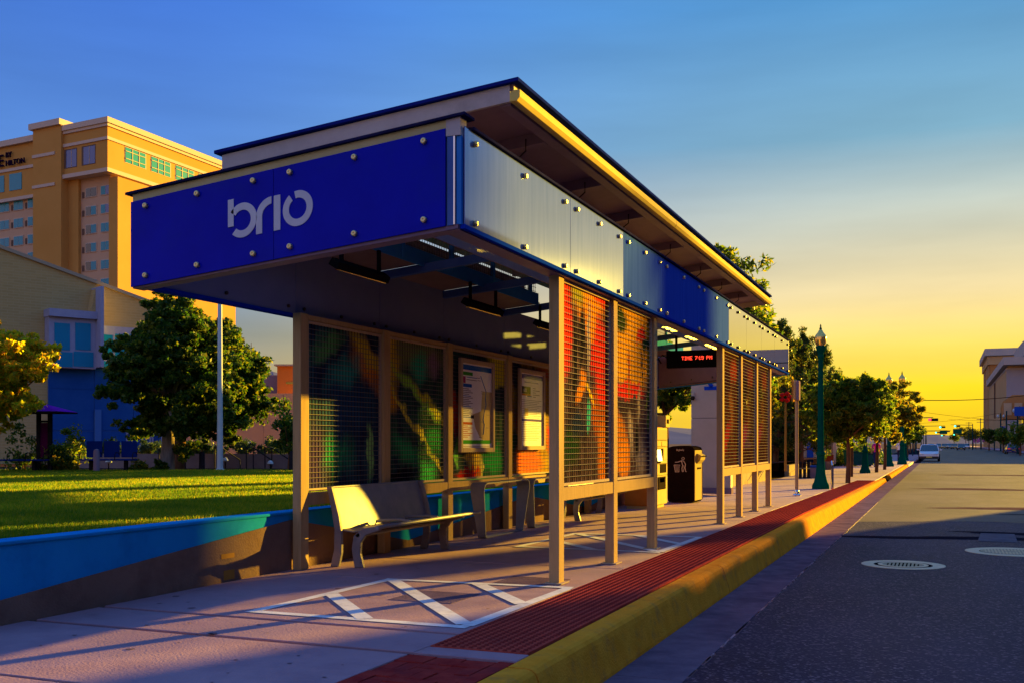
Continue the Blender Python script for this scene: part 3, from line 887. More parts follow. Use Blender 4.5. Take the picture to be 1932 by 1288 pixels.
pbr('old_asphalt', (0.10, 0.075, 0.062), (0.16, 0.12, 0.10), 0.5, 0.6, bump=0.5, bscale=50, stretch=(1, 0.4, 1), dirt=(0.06, 0.048, 0.052), dscale=0.35, spec=0.05)  # older asphalt, lightened and warmed to carry the sunlight in its colour
pbr('tar', (0.016, 0.014, 0.022), (0.026, 0.022, 0.032), 3, 0.45, bump=0.3, bscale=70)
pbr('patch_grey', (0.12, 0.11, 0.13), (0.16, 0.15, 0.17), 3, 0.7, bump=0.3, bscale=60)
pbr('road_rust', (0.13, 0.075, 0.055), (0.17, 0.10, 0.075), 2, 0.7, bump=0.3, bscale=60)
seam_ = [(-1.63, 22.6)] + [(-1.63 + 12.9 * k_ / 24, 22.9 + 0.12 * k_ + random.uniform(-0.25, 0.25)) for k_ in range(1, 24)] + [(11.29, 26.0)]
MB().add([(x_, y_, -0.2975) for (x_, y_) in seam_] + [(11.29, 900, -0.2975), (-1.63, 900, -0.2975)], [tuple(range(len(seam_) + 2))]).build('old_road_surface', 'old_asphalt', road)  # paler far road: older surface plus painted sunlight beyond the shadow edge
blob('tar_patch', 'tar', 0.4, 19.4, 1.9, 0.34, -0.296, rot=0.18)  # irregular darker patches laid on the road
blob('tar_patch', 'tar', 1.6, 20.6, 1.5, 0.26, -0.2955, rot=-0.1)
blob('tar_patch', 'tar', 2.0, 26.2, 0.8, 0.12, -0.2945, rot=-0.1)
blob('rust_stain', 'road_rust', 1.4, 28.5, 1.6, 0.5, -0.2955, rot=0.1)
blob('rust_stain', 'road_rust', 1.2, 40.0, 2.3, 0.7, -0.2955, rot=0.1)
blob('rust_stain', 'road_rust', 3.2, 58.0, 3.0, 0.9, -0.2955, rot=0.1)
MB().quad((0.55, 18.9, -0.2945), (1.15, 18.9, -0.2945), (1.2, 20.6, -0.2945), (0.65, 20.6, -0.2945)).build('road_patch', 'patch_grey', road)

# manhole covers
def manhole(cx, cy, r, slots, label):
    e = empty('manhole_cover', (cx, cy, -0.298), label, 'manhole', 'manhole covers in the road')
    mb = MB()
    mb.lathe([(r * 0.70, 0), (r, 0), (r, 0.006), (r * 0.97, 0.008), (r * 0.73, 0.008), (r * 0.70, 0.004), (r * 0.70, 0)], 40)
    mb.build('frame_ring', 'iron_frame', e)
    MB().lathe([(r * 0.72, -0.001), (r * 0.72, 0.003)], 40).build('recess', 'iron_dark', e)
    if slots:
        mb = MB().lathe([(r * 0.50, 0.003), (r * 0.60, 0.003), (r * 0.60, 0.008), (r * 0.50, 0.008), (r * 0.50, 0.003)], 36)
        mb.build('cover_rim', 'iron_frame', e)
        MB().lathe([(r * 0.49, 0.0032), (r * 0.49, 0.0058)], 36).build('cover_plate', 'iron', e)
        for k in range(-4, 5):
            h = math.sqrt(max(0, (0.42 * r) ** 2 - (k * 0.09 * r) ** 2))
            MB().box(k * 0.09 * r - 0.018 * r, k * 0.09 * r + 0.018 * r, -h, h, 0.006, 0.0066).build('slot', 'iron_dark', e)
    else:
        MB().lathe([(r * 0.68, 0.0032), (r * 0.68, 0.0060)], 36).build('cover_plate', 'iron', e)
        mb = MB()
        for i in range(-9, 10):
            for j in range(-9, 10):
                x_, y_ = i * r * 0.07, j * r * 0.07
                if math.hypot(x_, y_) < r * 0.63 and math.hypot(x_, y_) > r * 0.14:
                    if (i + j) % 2:
                        mb.box(x_ - r * 0.028, x_ + r * 0.028, y_ - r * 0.012, y_ + r * 0.012, 0.0058, 0.0095)
                    else:
                        mb.box(x_ - r * 0.012, x_ + r * 0.012, y_ - r * 0.028, y_ + r * 0.028, 0.0058, 0.0095)
        mb.build('tread_studs', 'iron_frame', e)
manhole(-0.48, 14.83, 0.53, True, 'round manhole with pale concentric rings and slotted centre in the asphalt')
manhole(0.98, 17.2, 0.66, False, 'larger studded manhole cover at the right edge of the picture')

# ================================================================== LOW WALL AND LAWN
wall = empty('retaining_wall', (-6.34, 0, 0), 'long low wall painted blue above a tan zigzag, holding up the lawn', 'wall')
W0 = -6.34
WZ = 0.61
ZIG = [(-9, 0.05), (1.2, 0.02), (5.55, 0.18), (9.24, 0.52), (11.86, 0.08), (16.06, 0.45), (19.2, 0.08), (22.4, 0.48), (25.0, 0.10)]
MB().box(-0.22, -0.016, -9, 25.0, -0.1, WZ - 0.03).build('wall_core', 'wall_blue', wall)
MB().box(-0.225, 0.0, -9, 25.0, WZ - 0.03, WZ).build('wall_coping', 'wall_blue', wall, bevel=0.008)
poly = [(-9, -0.05)] + [(25.0, -0.05)] + ZIG[::-1]
tri = MB()
for i in range(len(ZIG) - 1):
    (a, za), (b_, zb_) = ZIG[i], ZIG[i + 1]
    tri.prism([(a + 0.004, -0.05), (b_ - 0.004, -0.05), (b_ - 0.004, zb_), (a + 0.004, za)], 0.014, 'x', -0.016)
tri.build('zigzag_relief', 'wall_tan', wall)
for (y0, y1, z0, z1) in ((8.08, 8.28, 0.225, 0.27), (8.12, 8.28, 0.02, 0.11)):
    MB().box(-0.002, 0.002, y0, y1, z0, z1).build('paint_patch', 'patch_ochre', wall)  # specks of sun on the wall, put in as ochre colour
wall2 = empty('concrete_wall', (-6.34, 25.0, 0), 'plain sunlit concrete wall with incised zigzag beyond the shelter', 'wall')
def wz2(y):
    return 0.50 + zs(y)
segs = [(25.02, 29.0), (29.02, 33.0), (33.02, 37.0), (37.02, 42.0)]
for i, (a, b_) in enumerate(segs):
    MB().box(-0.22, -0.012, a - 25, b_ - 25, -0.4, wz2(a)).build('wall_panel', 'wall_plain', wall2, bevel=0.01)
    mb = MB()
    n_ = 2
    for k in range(n_):
        p, q = a + (b_ - a) * k / n_, a + (b_ - a) * (k + 1) / n_
        mm = (p + q) / 2
        zl, zh = zs(a) + 0.08, wz2(a) - 0.12
        mb.prism([(p - 25 + 0.02, -0.3), (q - 25 - 0.02, -0.3), (q - 25 - 0.02, zl), (mm - 25, zh), (p - 25 + 0.02, zl)], 0.022, 'x', -0.014)
    mb.build('zigzag_relief', 'wall_plain', wall2)
wall3 = empty('end_wall', (-6.34, 48.0, 0), 'short sunlit end of the zigzag wall behind the green lamp post', 'wall')
MB().box(-0.22, -0.012, 0, 8.5, -0.4, 0.34).build('wall_panel', 'wall_plain', wall3, bevel=0.01)
MB().prism([(0.2, -0.3), (8.2, -0.3), (8.2, 0.0), (4.2, 0.26), (0.2, 0.0)], 0.022, 'x', -0.014).build('zigzag_relief', 'wall_plain', wall3)

LZ = 0.575
def lawn_far(px):
    v_ = at(px, 889.5, FPX * (CH - LZ) / (889.5 - HY))
    return (v_.x, v_.y)
pa, pb = lawn_far(-900), lawn_far(620)
lawn_poly = [(-6.56, -9), (-6.56, 26), (-13.5, 26), pb, pa, (-40, -9)]
MB().add([(p[0], p[1], LZ - 0.012) for p in lawn_poly], [tuple(range(6))]).build('lawn', 'lawn_soil', kind='structure')
MB().add([(-6.56, 26, LZ - 0.05), (-6.56, 120, 0.3), (-160, 120, LZ - 0.05), (-160, -30, LZ - 0.05), (-40, -9, LZ - 0.05), (-6.56, -9, LZ - 0.05)], [(0, 1, 2, 3, 4, 5)]).build('planting_bed_ground', 'mulch', kind='structure')
# grass blades
rng = np.random.default_rng(3)
N = 420000
dep = 7.6 + (rng.random(N) ** 1.5) * 20.5
lat = (rng.random(N) * 0.43 - 0.60) * dep * 1.02
gx = lat * CT - dep * ST
gy = lat * ST + dep * CT
ok = (gx < -6.575) & (gx > -26)
# keep to the near side of the far edge
d0 = np.array([pb[0] - pa[0], pb[1] - pa[1]])
ok &= ((gx - pa[0]) * d0[1] - (gy - pa[1]) * d0[0]) > 0.0
gx, gy, dep = gx[ok], gy[ok], dep[ok]
n_ = len(gx)
h = (0.040 + 0.045 * rng.random(n_)) * (0.8 + 0.02 * dep)
w = (0.004 + 0.003 * rng.random(n_)) * (0.6 + 0.09 * dep)
an = rng.random(n_) * 6.283
lean = 0.030 * rng.standard_normal((n_, 2))
V = np.zeros((n_, 3, 3))
V[:, 0, 0] = gx + w * np.cos(an); V[:, 0, 1] = gy + w * np.sin(an); V[:, 0, 2] = LZ - 0.012
V[:, 1, 0] = gx - w * np.cos(an); V[:, 1, 1] = gy - w * np.sin(an); V[:, 1, 2] = LZ - 0.012
V[:, 2, 0] = gx + lean[:, 0]; V[:, 2, 1] = gy + lean[:, 1]; V[:, 2, 2] = LZ - 0.012 + h
def tri_mesh(name, V, mat):
    me = bpy.data.meshes.new(name)
    k = V.shape[1]
    nf = V.shape[0]
    me.vertices.add(nf * k)
    me.vertices.foreach_set('co', V.reshape(-1).astype(np.float32))
    me.loops.add(nf * k)
    me.loops.foreach_set('vertex_index', np.arange(nf * k, dtype=np.int32))
    me.polygons.add(nf)
    me.polygons.foreach_set('loop_start', np.arange(0, nf * k, k, dtype=np.int32))
    try:
        me.polygons.foreach_set('loop_total', np.full(nf, k, dtype=np.int32))
    except Exception:
        pass
    me.update(calc_edges=True)
    me.materials.append(MATS[mat])
    return me
go = bpy.data.objects.new('grass', tri_mesh('grass', V, 'grass_blade'))
COL.objects.link(go)
tag(go, 'short green lawn grass behind the blue wall', 'grass', kind='stuff')

# ================================================================== BUS SHELTER
sh = empty('bus_shelter', (-4.8, 15.8, 0), 'long steel bus shelter with blue fascia, floating roof and printed mesh panels', 'bus shelter')
SO = Vector((-4.8, 15.8, 0))
def sb(mb, name, mat, parent=None, **kw):
    """build a shelter part given in world coordinates"""
    mb.v = [(p[0] - SO.x, p[1] - SO.y, p[2] - SO.z) for p in mb.v]
    return mb.build(name, mat, parent or sh, **kw)
K = 0.0955
def zb(x): return 2.95 + K * (x + 3.27)
def zt(x): return 3.675 + K * (x + 3.27)
YP = [9.20, 10.97, 12.72, 14.85, 17.10, 18.82, 20.53, 22.23]
FRONT = [0, 1, 2, 4, 5, 6, 7]
for i in FRONT:
    sb(MB().box(-3.43, -3.33, YP[i], YP[i] + 0.15, 0.0, 2.925), 'post', 'metal_satin', bevel=0.006)
    sb(MB().box(-3.47, -3.29, YP[i] - 0.04, YP[i] + 0.19, 0.002, 0.012), 'base_plate', 'metal_frame', bevel=0.003)
for i in range(8):
    sb(MB().box(-6.30, -6.20, YP[i], YP[i] + 0.15, 0.0, 2.69), 'post', 'metal_satin', bevel=0.006)

# fascia ring: hidden frame, panels, bolts
bolt = MB().lathe([(0.0225, 0.0), (0.0235, 0.022), (0.020, 0.028), (0.006, 0.028), (0.005, 0.026)], 14).mesh('bolt', True)
bolt.materials.append(MATS['bolt_metal'])
bolt2 = bolt.copy(); bolt2.materials.clear(); bolt2.materials.append(MATS['bolt_dark'])
def put_bolt(parent, p, rot, me=bolt, sc=1.0):
    return inst(me, 'bolt', parent, (p[0] - SO.x, p[1] - SO.y, p[2] - SO.z), rot, (sc, sc, sc))
Y0, Y1 = 6.95, 24.62
XB, XF = -6.39, -3.27
sb(MB().box(-3.42, -3.30, Y0 + 0.02, Y1 - 0.02, 2.935, 3.665), 'fascia_frame', 'beam_blue')
sb(MB().box(-3.30, -3.262, Y0 + 0.02, Y1, 2.915, 2.946), 'fascia_bottom_rail', 'trim_blue')
sb(MB().box(-3.46, -3.305, Y0 + 0.02, Y1 - 0.02, 2.905, 2.934), 'fascia_soffit_rail', 'soffit')
YS = [6.985, 9.36, 11.14, 12.89, 15.14, 17.32, 19.0, 20.72, 22.42, 24.62]
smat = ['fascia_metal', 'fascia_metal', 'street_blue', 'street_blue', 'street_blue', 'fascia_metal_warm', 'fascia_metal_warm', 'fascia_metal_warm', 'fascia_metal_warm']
for i in range(9):
    a, b_ = YS[i] + 0.003, YS[i + 1] - 0.003
    p = sb(MB().box(-3.282, -3.270, a, b_, 2.95, 3.672), 'fascia_panel', smat[i], bevel=0.002)
    n_ = 3 if i < 8 else 3
    for k in range(n_):
        yy = a + 0.17 + (b_ - a - 0.34) * k / (n_ - 1)
        for z_ in (2.985, 3.585):
            put_bolt(p, (-3.27, yy, z_), (0, R(90), 0), bolt if i < 5 else bolt2)
# near end
XS = [-6.39, -4.932, -3.405]
BX = [[-6.22, -5.68, -5.12], [-4.77, -4.18, -3.58]]
near_panels = []
for i in range(2):
    a, b_ = XS[i] + 0.002, XS[i + 1] - 0.002
    p = sb(MB().prism([(a, zb(a)), (b_, zb(b_)), (b_, zt(b_)), (a, zt(a))], 0.012, 'y', 6.938), 'fascia_panel', 'fascia_blue', bevel=0.002)
    near_panels.append(p)
    for x in BX[i]:
        put_bolt(p, (x, 6.938, zt(x) - 0.062), (R(90), 0, 0))
        put_bolt(p, (x, 6.938, zb(x) + 0.075), (R(90), 0, 0))
def slab_xz(x0, x1, lo0, hi0, lo1, hi1, ya, yb):
    return MB().prism([(x0, lo0), (x1, lo1), (x1, hi1), (x0, hi0)], yb - ya, 'y', ya)
for (ya, yb, nm) in ((6.965, 7.06, 'n'), (24.50, 24.60, 'f')):
    sb(slab_xz(-6.36, -3.43, zb(-6.36) + 0.02, zt(-6.36), zb(-3.43) + 0.02, zt(-3.43), ya, yb), 'end_frame', 'beam_blue')
    sb(slab_xz(-6.38, -3.31, zb(-6.38) - 0.012, zb(-6.38) + 0.016, zb(-3.31) - 0.03, zb(-3.31) + 0.002, ya - 0.01, yb + 0.03), 'end_soffit_rail', 'soffit')
# cream band, then dark cap all round
sb(slab_xz(-6.37, -3.405, zt(-6.37) + 0.001, zt(-6.37) + 0.062, zt(-3.405) + 0.001, zt(-3.405) + 0.062, 6.945, 7.05), 'cream_band', 'cream_trim')
sb(slab_xz(-6.43, -3.24, zt(-6.43) + 0.063, zt(-6.43) + 0.085, zt(-3.24) + 0.063, zt(-3.24) + 0.085, 6.915, 7.10), 'cap_strip', 'cap_navy', bevel=0.003)
sb(MB().box(-3.40, -3.245, 7.10, 24.64, 3.676, 3.700), 'cap_strip', 'cap_navy', bevel=0.003)
sb(MB().box(-3.403, -3.286, 6.941, 7.05, 3.602, 3.736), 'corner_cap', 'roof_board')
# corner post
sb(MB().box(-3.395, -3.345, 6.945, 6.975, 2.94, 3.60), 'corner_post', 'beam_blue')
sb(MB().tube([(-3.338, 6.955, 2.945), (-3.338, 6.955, 3.60)], 0.012, 10), 'corner_edge', 'chrome', smooth=True)
sb(MB().box(-3.322, -3.285, 6.955, 6.985, 2.945, 3.60), 'corner_post', 'band_blue')
for k in range(48):
    yy = 7.25 + k * 0.362
    sb(MB().box(-3.40, -3.33, yy, yy + 0.012, 3.7005, 3.725).box(-3.334, -3.33, yy, yy + 0.07, 3.7005, 3.725), 'clip', 'metal_frame')
# back strip (seen from inside) and far end strip
YBK = [6.95, 9.27, 11.05, 12.80, 14.93, 17.18, 18.9, 20.6, 22.3, 24.62]
for i in range(9):
    a, b_ = YBK[i] + 0.004, YBK[i + 1] - 0.004
    p = sb(MB().box(-6.325, -6.310, a, b_, 2.69, 3.412), 'inner_panel', 'inner_panel')
    for k in range(3):
        yy = a + 0.14 + (b_ - a - 0.28) * k / 2
        put_bolt(p, (-6.31, yy, 2.755), (0, R(90), 0), bolt2, 0.8)
    sb(MB().box(-6.39, -6.378, a, b_, 2.66, 3.38), 'fascia_panel', 'street_blue')
sb(MB().box(-6.376, -6.327, 6.97, 24.6, 2.68, 3.37), 'fascia_frame', 'beam_blue')
sb(MB().box(-6.395, -6.30, 6.96, 24.62, 2.655, 2.688), 'fascia_bottom_rail', 'trim_blue')
p = sb(slab_xz(-6.30, -3.44, zb(-6.3) + 0.02, zt(-6.3), zb(-3.44) + 0.02, zt(-3.44), 24.46, 24.475), 'inner_panel', 'soffit')
for x in (-6.0, -5.5, -5.0, -4.5, -4.0, -3.6):
    put_bolt(p, (x, 24.46, zb(x) + 0.10), (R(90), 0, 0), bolt2, 0.8)
sb(slab_xz(-6.39, -3.27, zb(-6.39), zt(-6.39), zb(-3.27), zt(-3.27), 24.622, 24.634), 'fascia_panel', 'fascia_blue')
sb(slab_xz(-6.38, -3.28, zb(-6.38) - 0.03, zb(-6.38) - 0.012, zb(-3.28) - 0.048, zb(-3.28) - 0.03, 24.50, 24.636), 'fascia_bottom_rail', 'band_blue')

# cross beams, ceiling strip, clerestory
def zbeam(x): return 3.30 + K * (x + 6.3)
for yy in [7.75, 9.27, 11.05, 12.80, 14.93, 17.18, 18.9, 20.6, 22.3]:
    sb(slab_xz(-6.305, -3.425, zbeam(-6.3), zbeam(-6.3) + 0.10, zbeam(-3.43), zbeam(-3.43) + 0.10, yy - 0.035, yy + 0.035), 'cross_beam', 'beam_blue', bevel=0.004)
YC = [7.07, 9.27, 11.05, 12.80, 14.93, 17.18, 18.9, 20.6, 22.3, 24.46]
for i in range(9):
    if i == 4:
        continue          # the bay left open lets the low sun onto the back panel
    sb(slab_xz(-6.305, -5.70, zbeam(-6.3) + 0.10, zbeam(-6.3) + 0.115, zbeam(-5.7) + 0.10, zbeam(-5.7) + 0.115, YC[i] + 0.04, YC[i + 1] - 0.04), 'ceiling_panel', 'ceiling_dark')
sb(MB().box(-5.70, -5.685, 7.1, 14.8, 3.42, 3.60), 'clerestory_band', 'band_blue')
sb(MB().box(-5.70, -5.685, 17.3, 24.4, 3.42, 3.60), 'clerestory_band', 'band_blue')
for i, yy in enumerate([9.27, 10.5, 11.8, 13.1, 14.5, 15.9, 17.3, 18.7, 20.1, 21.5, 22.8]):
    sb(MB().box(-5.73, -5.68, yy - 0.03, yy + 0.03, 3.44, 4.20), 'clerestory_post', 'band_blue')
mw = MB()
for k in range(9):
    mw.box(-5.712, -5.706, 9.3, 14.75, 3.62 + k * 0.062, 3.626 + k * 0.062)
    mw.box(-5.712, -5.706, 17.3, 22.8, 3.62 + k * 0.062, 3.626 + k * 0.062)
for k in range(84):
    mw.box(-5.705, -5.699, 9.3 + k * 0.065, 9.306 + k * 0.065, 3.61, 4.14)
    mw.box(-5.705, -5.699, 17.3 + k * 0.065, 17.306 + k * 0.065, 3.61, 4.14)
sb(mw, 'clerestory_mesh', 'wire')
for (ya, yb) in ((9.3, 14.8), (17.3, 22.8)):
    sb(MB().box(-5.93, -5.91, ya, yb, 3.56, 3.80), 'clerestory_backing', 'roof_board')

for (ya, yb, z0_, z1_) in ((8.7, 19.5, 3.27, 4.40), (19.5, 21.4, 3.27, 3.57), (19.5, 21.4, 3.80, 4.40), (21.4, 23.5, 3.27, 4.40)):
    sb(MB().box(-4.46, -4.44, ya, yb, z0_, z1_), 'baffle', 'soffit')  # baffle with a slot shaped to narrow the sun strip on the back panel

# floating roof
def zr(x): return 4.40 + K * (x + 3.6)
RX0, RX1, RY0, RY1 = -6.77, -3.60, 8.66, 23.55
roof = sb(slab_xz(RX0, RX1, zr(RX0) + 0.10, zr(RX0) + 0.16, zr(RX1) + 0.10, zr(RX1) + 0.16, RY0 + 0.02, RY1 - 0.02), 'roof', 'soffit')
sb(slab_xz(RX0, RX1 + 0.003, zr(RX0), zr(RX0) + 0.155, zr(RX1), zr(RX1) + 0.155, RY0 - 0.02, RY0 + 0.018), 'end_board', 'roof_board', roof, bevel=0.003)
sb(slab_xz(RX0, RX1 + 0.003, zr(RX0), zr(RX0) + 0.155, zr(RX1), zr(RX1) + 0.155, RY1 - 0.018, RY1 + 0.02), 'end_board', 'roof_board', roof)
sb(slab_xz(RX0 - 0.07, RX1 + 0.10, zr(RX0) + 0.165, zr(RX0) + 0.20, zr(RX1) + 0.165, zr(RX1) + 0.20, RY0 - 0.06, RY1 + 0.06), 'roof_sheet', 'roof_blue', roof, bevel=0.004)
for k in range(38):
    yy = RY0 + 0.1 + k * 0.39
    sb(slab_xz(RX0 - 0.02, RX1 - 0.10, zr(RX0) + 0.2, zr(RX0) + 0.225, zr(RX1) + 0.2, zr(RX1) + 0.215, yy, yy + 0.03), 'roof_seam', 'roof_blue', roof)
for (ya, yb) in ((RY0 - 0.02, 14.6), (14.615, RY1 + 0.02)):
    sb(MB().prism([(-3.60, 4.40), (-3.53, 4.40), (-3.50, 4.435), (-3.50, 4.50), (-3.56, 4.50), (-3.60, 4.48)], yb - ya, 'y', ya), 'rain_gutter', 'gutter_paint', roof, bevel=0.003)
sb(MB().box(-3.60, -3.565, RY0, RY1, 4.505, 4.562), 'fascia_board', 'soffit', roof)
sb(MB().box(-3.72, -3.605, RY0 + 0.02, RY1 - 0.02, 4.375, 4.49), 'edge_beam', 'soffit', roof)
sb(MB().box(-4.62, -4.50, RY0 + 0.02, RY1 - 0.02, 4.20, 4.40), 'purlin', 'soffit', roof)
for yy in (9.9, 11.8, 13.66, 16.0, 18.2, 20.1, 21.9):
    sb(slab_xz(-6.6, -3.72, zr(-6.6) - 0.02, zr(-6.6) + 0.10, zr(-3.72) - 0.02, zr(-3.72) + 0.10, yy - 0.05, yy + 0.05), 'rafter', 'soffit', roof, bevel=0.004)
    sb(MB().tube([(-3.92, yy - 0.06, 4.42), (-3.92, yy - 0.06, 4.30), (-4.05, yy - 0.02, 4.22), (-4.48, yy + 0.9, 4.20)], 0.008, 6), 'conduit', 'black_metal', roof)
    sb(MB().box(-4.60, -4.52, yy - 0.04, yy + 0.04, 3.45, 4.21), 'roof_strut', 'soffit', roof)

# mesh screens: rails, frames, printed panel, woven wire
def screen(x, ya, yb, z0, z1, artm, face, hw, vw, part_rail=True, rz=(0.78, 0.905)):
    s = sb(MB().box(x - 0.02, x + 0.02, ya + 0.02, ya + 0.05, z0, z1).box(x - 0.02, x + 0.02, yb - 0.05, yb - 0.02, z0, z1)
           .box(x - 0.02, x + 0.02, ya + 0.05, yb - 0.05, z0, z0 + 0.03).box(x - 0.02, x + 0.02, ya + 0.05, yb - 0.05, z1 - 0.03, z1), 'screen_frame', 'metal_frame', bevel=0.003)
    sb(MB().box(x - 0.008, x - 0.004, ya + 0.045, yb - 0.045, z0 + 0.025, z1 - 0.025), 'printed_panel', artm, s)
    mb, mv = MB(), MB()
    n_ = int((z1 - z0 - 0.06) / hw)
    for k in range(1, n_ + 1):
        z_ = z0 + 0.03 + k * (z1 - z0 - 0.06) / (n_ + 1)
        mb.box(x + 0.011, x + 0.019, ya + 0.045, yb - 0.045, z_ - 0.0026, z_ + 0.0026)
    n_ = int((yb - ya - 0.1) / vw)
    for k in range(1, n_ + 1):
        y_ = ya + 0.05 + k * (yb - ya - 0.1) / (n_ + 1)
        mv.box(x + 0.006, x + 0.0105, y_ - 0.0022, y_ + 0.0022, z0 + 0.025, z1 - 0.025)
    sb(mb, 'wire_mesh', 'wire', s)
    sb(mv, 'wire_mesh', 'wire_dark', s)
    sb(MB().box(x - 0.045, x + 0.045, ya + 0.002, yb - 0.002, rz[0], rz[1]), 'rail', 'metal_satin', bevel=0.004)
    return s
fr = [('art_petal', 0), ('art_bloom', 1), ('art_ember', 4), ('art_ember_film', 5), ('art_ember_film', 6)]
for (am, i) in fr:
    screen(-3.38, YP[i] + 0.15, YP[i + 1], 0.915, 2.90, am, 1, 0.057, 0.066)
ba = ['art_fern', 'art_stem', 'art_flame', 'art_amber', 'art_ember', 'art_fern', 'art_stem']
for i in range(4):
    screen(-6.25, YP[i] + 0.15, YP[i + 1], 0.815, 2.63, ba[i], 1, 0.057, 0.066, rz=(0.67, 0.80))
    sb(MB().box(-6.28, -6.22, YP[i] + 0.15, YP[i + 1], 2.635, 2.685), 'head_rail', 'metal_satin')
# lettering on the near fascia
def letters(fn, parent, mat, build):
    def rect(mb, u0, u1, v0, v1):
        vs = [fn(u, v, s) for s in (0, 1) for v in (v0, v1) for u in (u0, u1)]
        mb.add(vs, [(0, 2, 3, 1), (4, 5, 7, 6), (0, 1, 5, 4), (2, 6, 7, 3), (0, 4, 6, 2), (1, 3, 7, 5)])
        return mb
    b1 = MB(); rect(b1, 0.0, 0.056, 0.105, 0.327); b1.ring((0.142, 0.14), 0.083, 0.14, 145, -135, 40, fn)
    r1 = MB(); rect(r1, 0.276, 0.334, 0.0, 0.134); r1.ring((0.423, 0.133), 0.089, 0.147, 180, 90, 16, fn)
    i1 = MB(); rect(i1, 0.446, 0.508, 0.0, 0.279)
    o1 = MB(); o1.ring((0.672, 0.14), 0.083, 0.14, 103, -235, 44, fn)
    return [build(q, 'letter', mat, parent) for q in (b1, r1, i1, o1)]
def fn_front(u, v, s):
    x = -5.372 + u
    return (x, 6.9365 if s == 0 else 6.932, 2.975 + v + K * (x + 5.372))
letters(fn_front, near_panels[0], 'letter_grey', lambda q, nm, mt, pr: sb(q, nm, mt, pr))

# ------------------------------------------------------------------ heaters hung under the ceiling strip
hsrc = None
hl = ['black infrared heater nearest the blue front fascia, under the shelter ceiling', 'middle black infrared heater with glowing gold reflector under the shelter ceiling', 'third black infrared heater, partly behind the front post']
for k, (yc, ln) in enumerate(((9.45, 1.05), (12.6, 1.15), (15.1, 1.1))):
    h_ = empty('patio_heater', (-5.62, yc, 3.10), hl[k], 'heater', 'infrared heaters under the shelter ceiling')
    MB().prism([(-0.07, 0.02), (0.03, -0.04), (0.06, 0.03), (-0.02, 0.09)], ln, 'y', -ln / 2).build('housing', 'heater_black', h_, bevel=0.005)
    MB().prism([(-0.062, 0.012), (0.024, -0.040), (0.027, -0.036), (-0.058, 0.018)], ln * 0.9, 'y', -ln * 0.45).build('reflector', 'reflector_gold', h_)
    MB().tube([(-0.024, -ln * 0.44, -0.026), (-0.024, ln * 0.44, -0.026)], 0.007, 8).build('element', 'reflector_gold', h_)
    mb = MB()
    for j in range(24):
        yy = -ln * 0.44 + ln * 0.88 * j / 23
        mb.tube([(-0.066, yy, 0.006), (0.022, yy, -0.046)], 0.002, 4)
    mb.build('guard', 'wire', h_)
    for s in (-1, 1):
        MB().box(-0.02, 0.01, s * ln * 0.36 - 0.02, s * ln * 0.36 + 0.02, 0.06, 0.305).build('bracket', 'heater_black', h_)

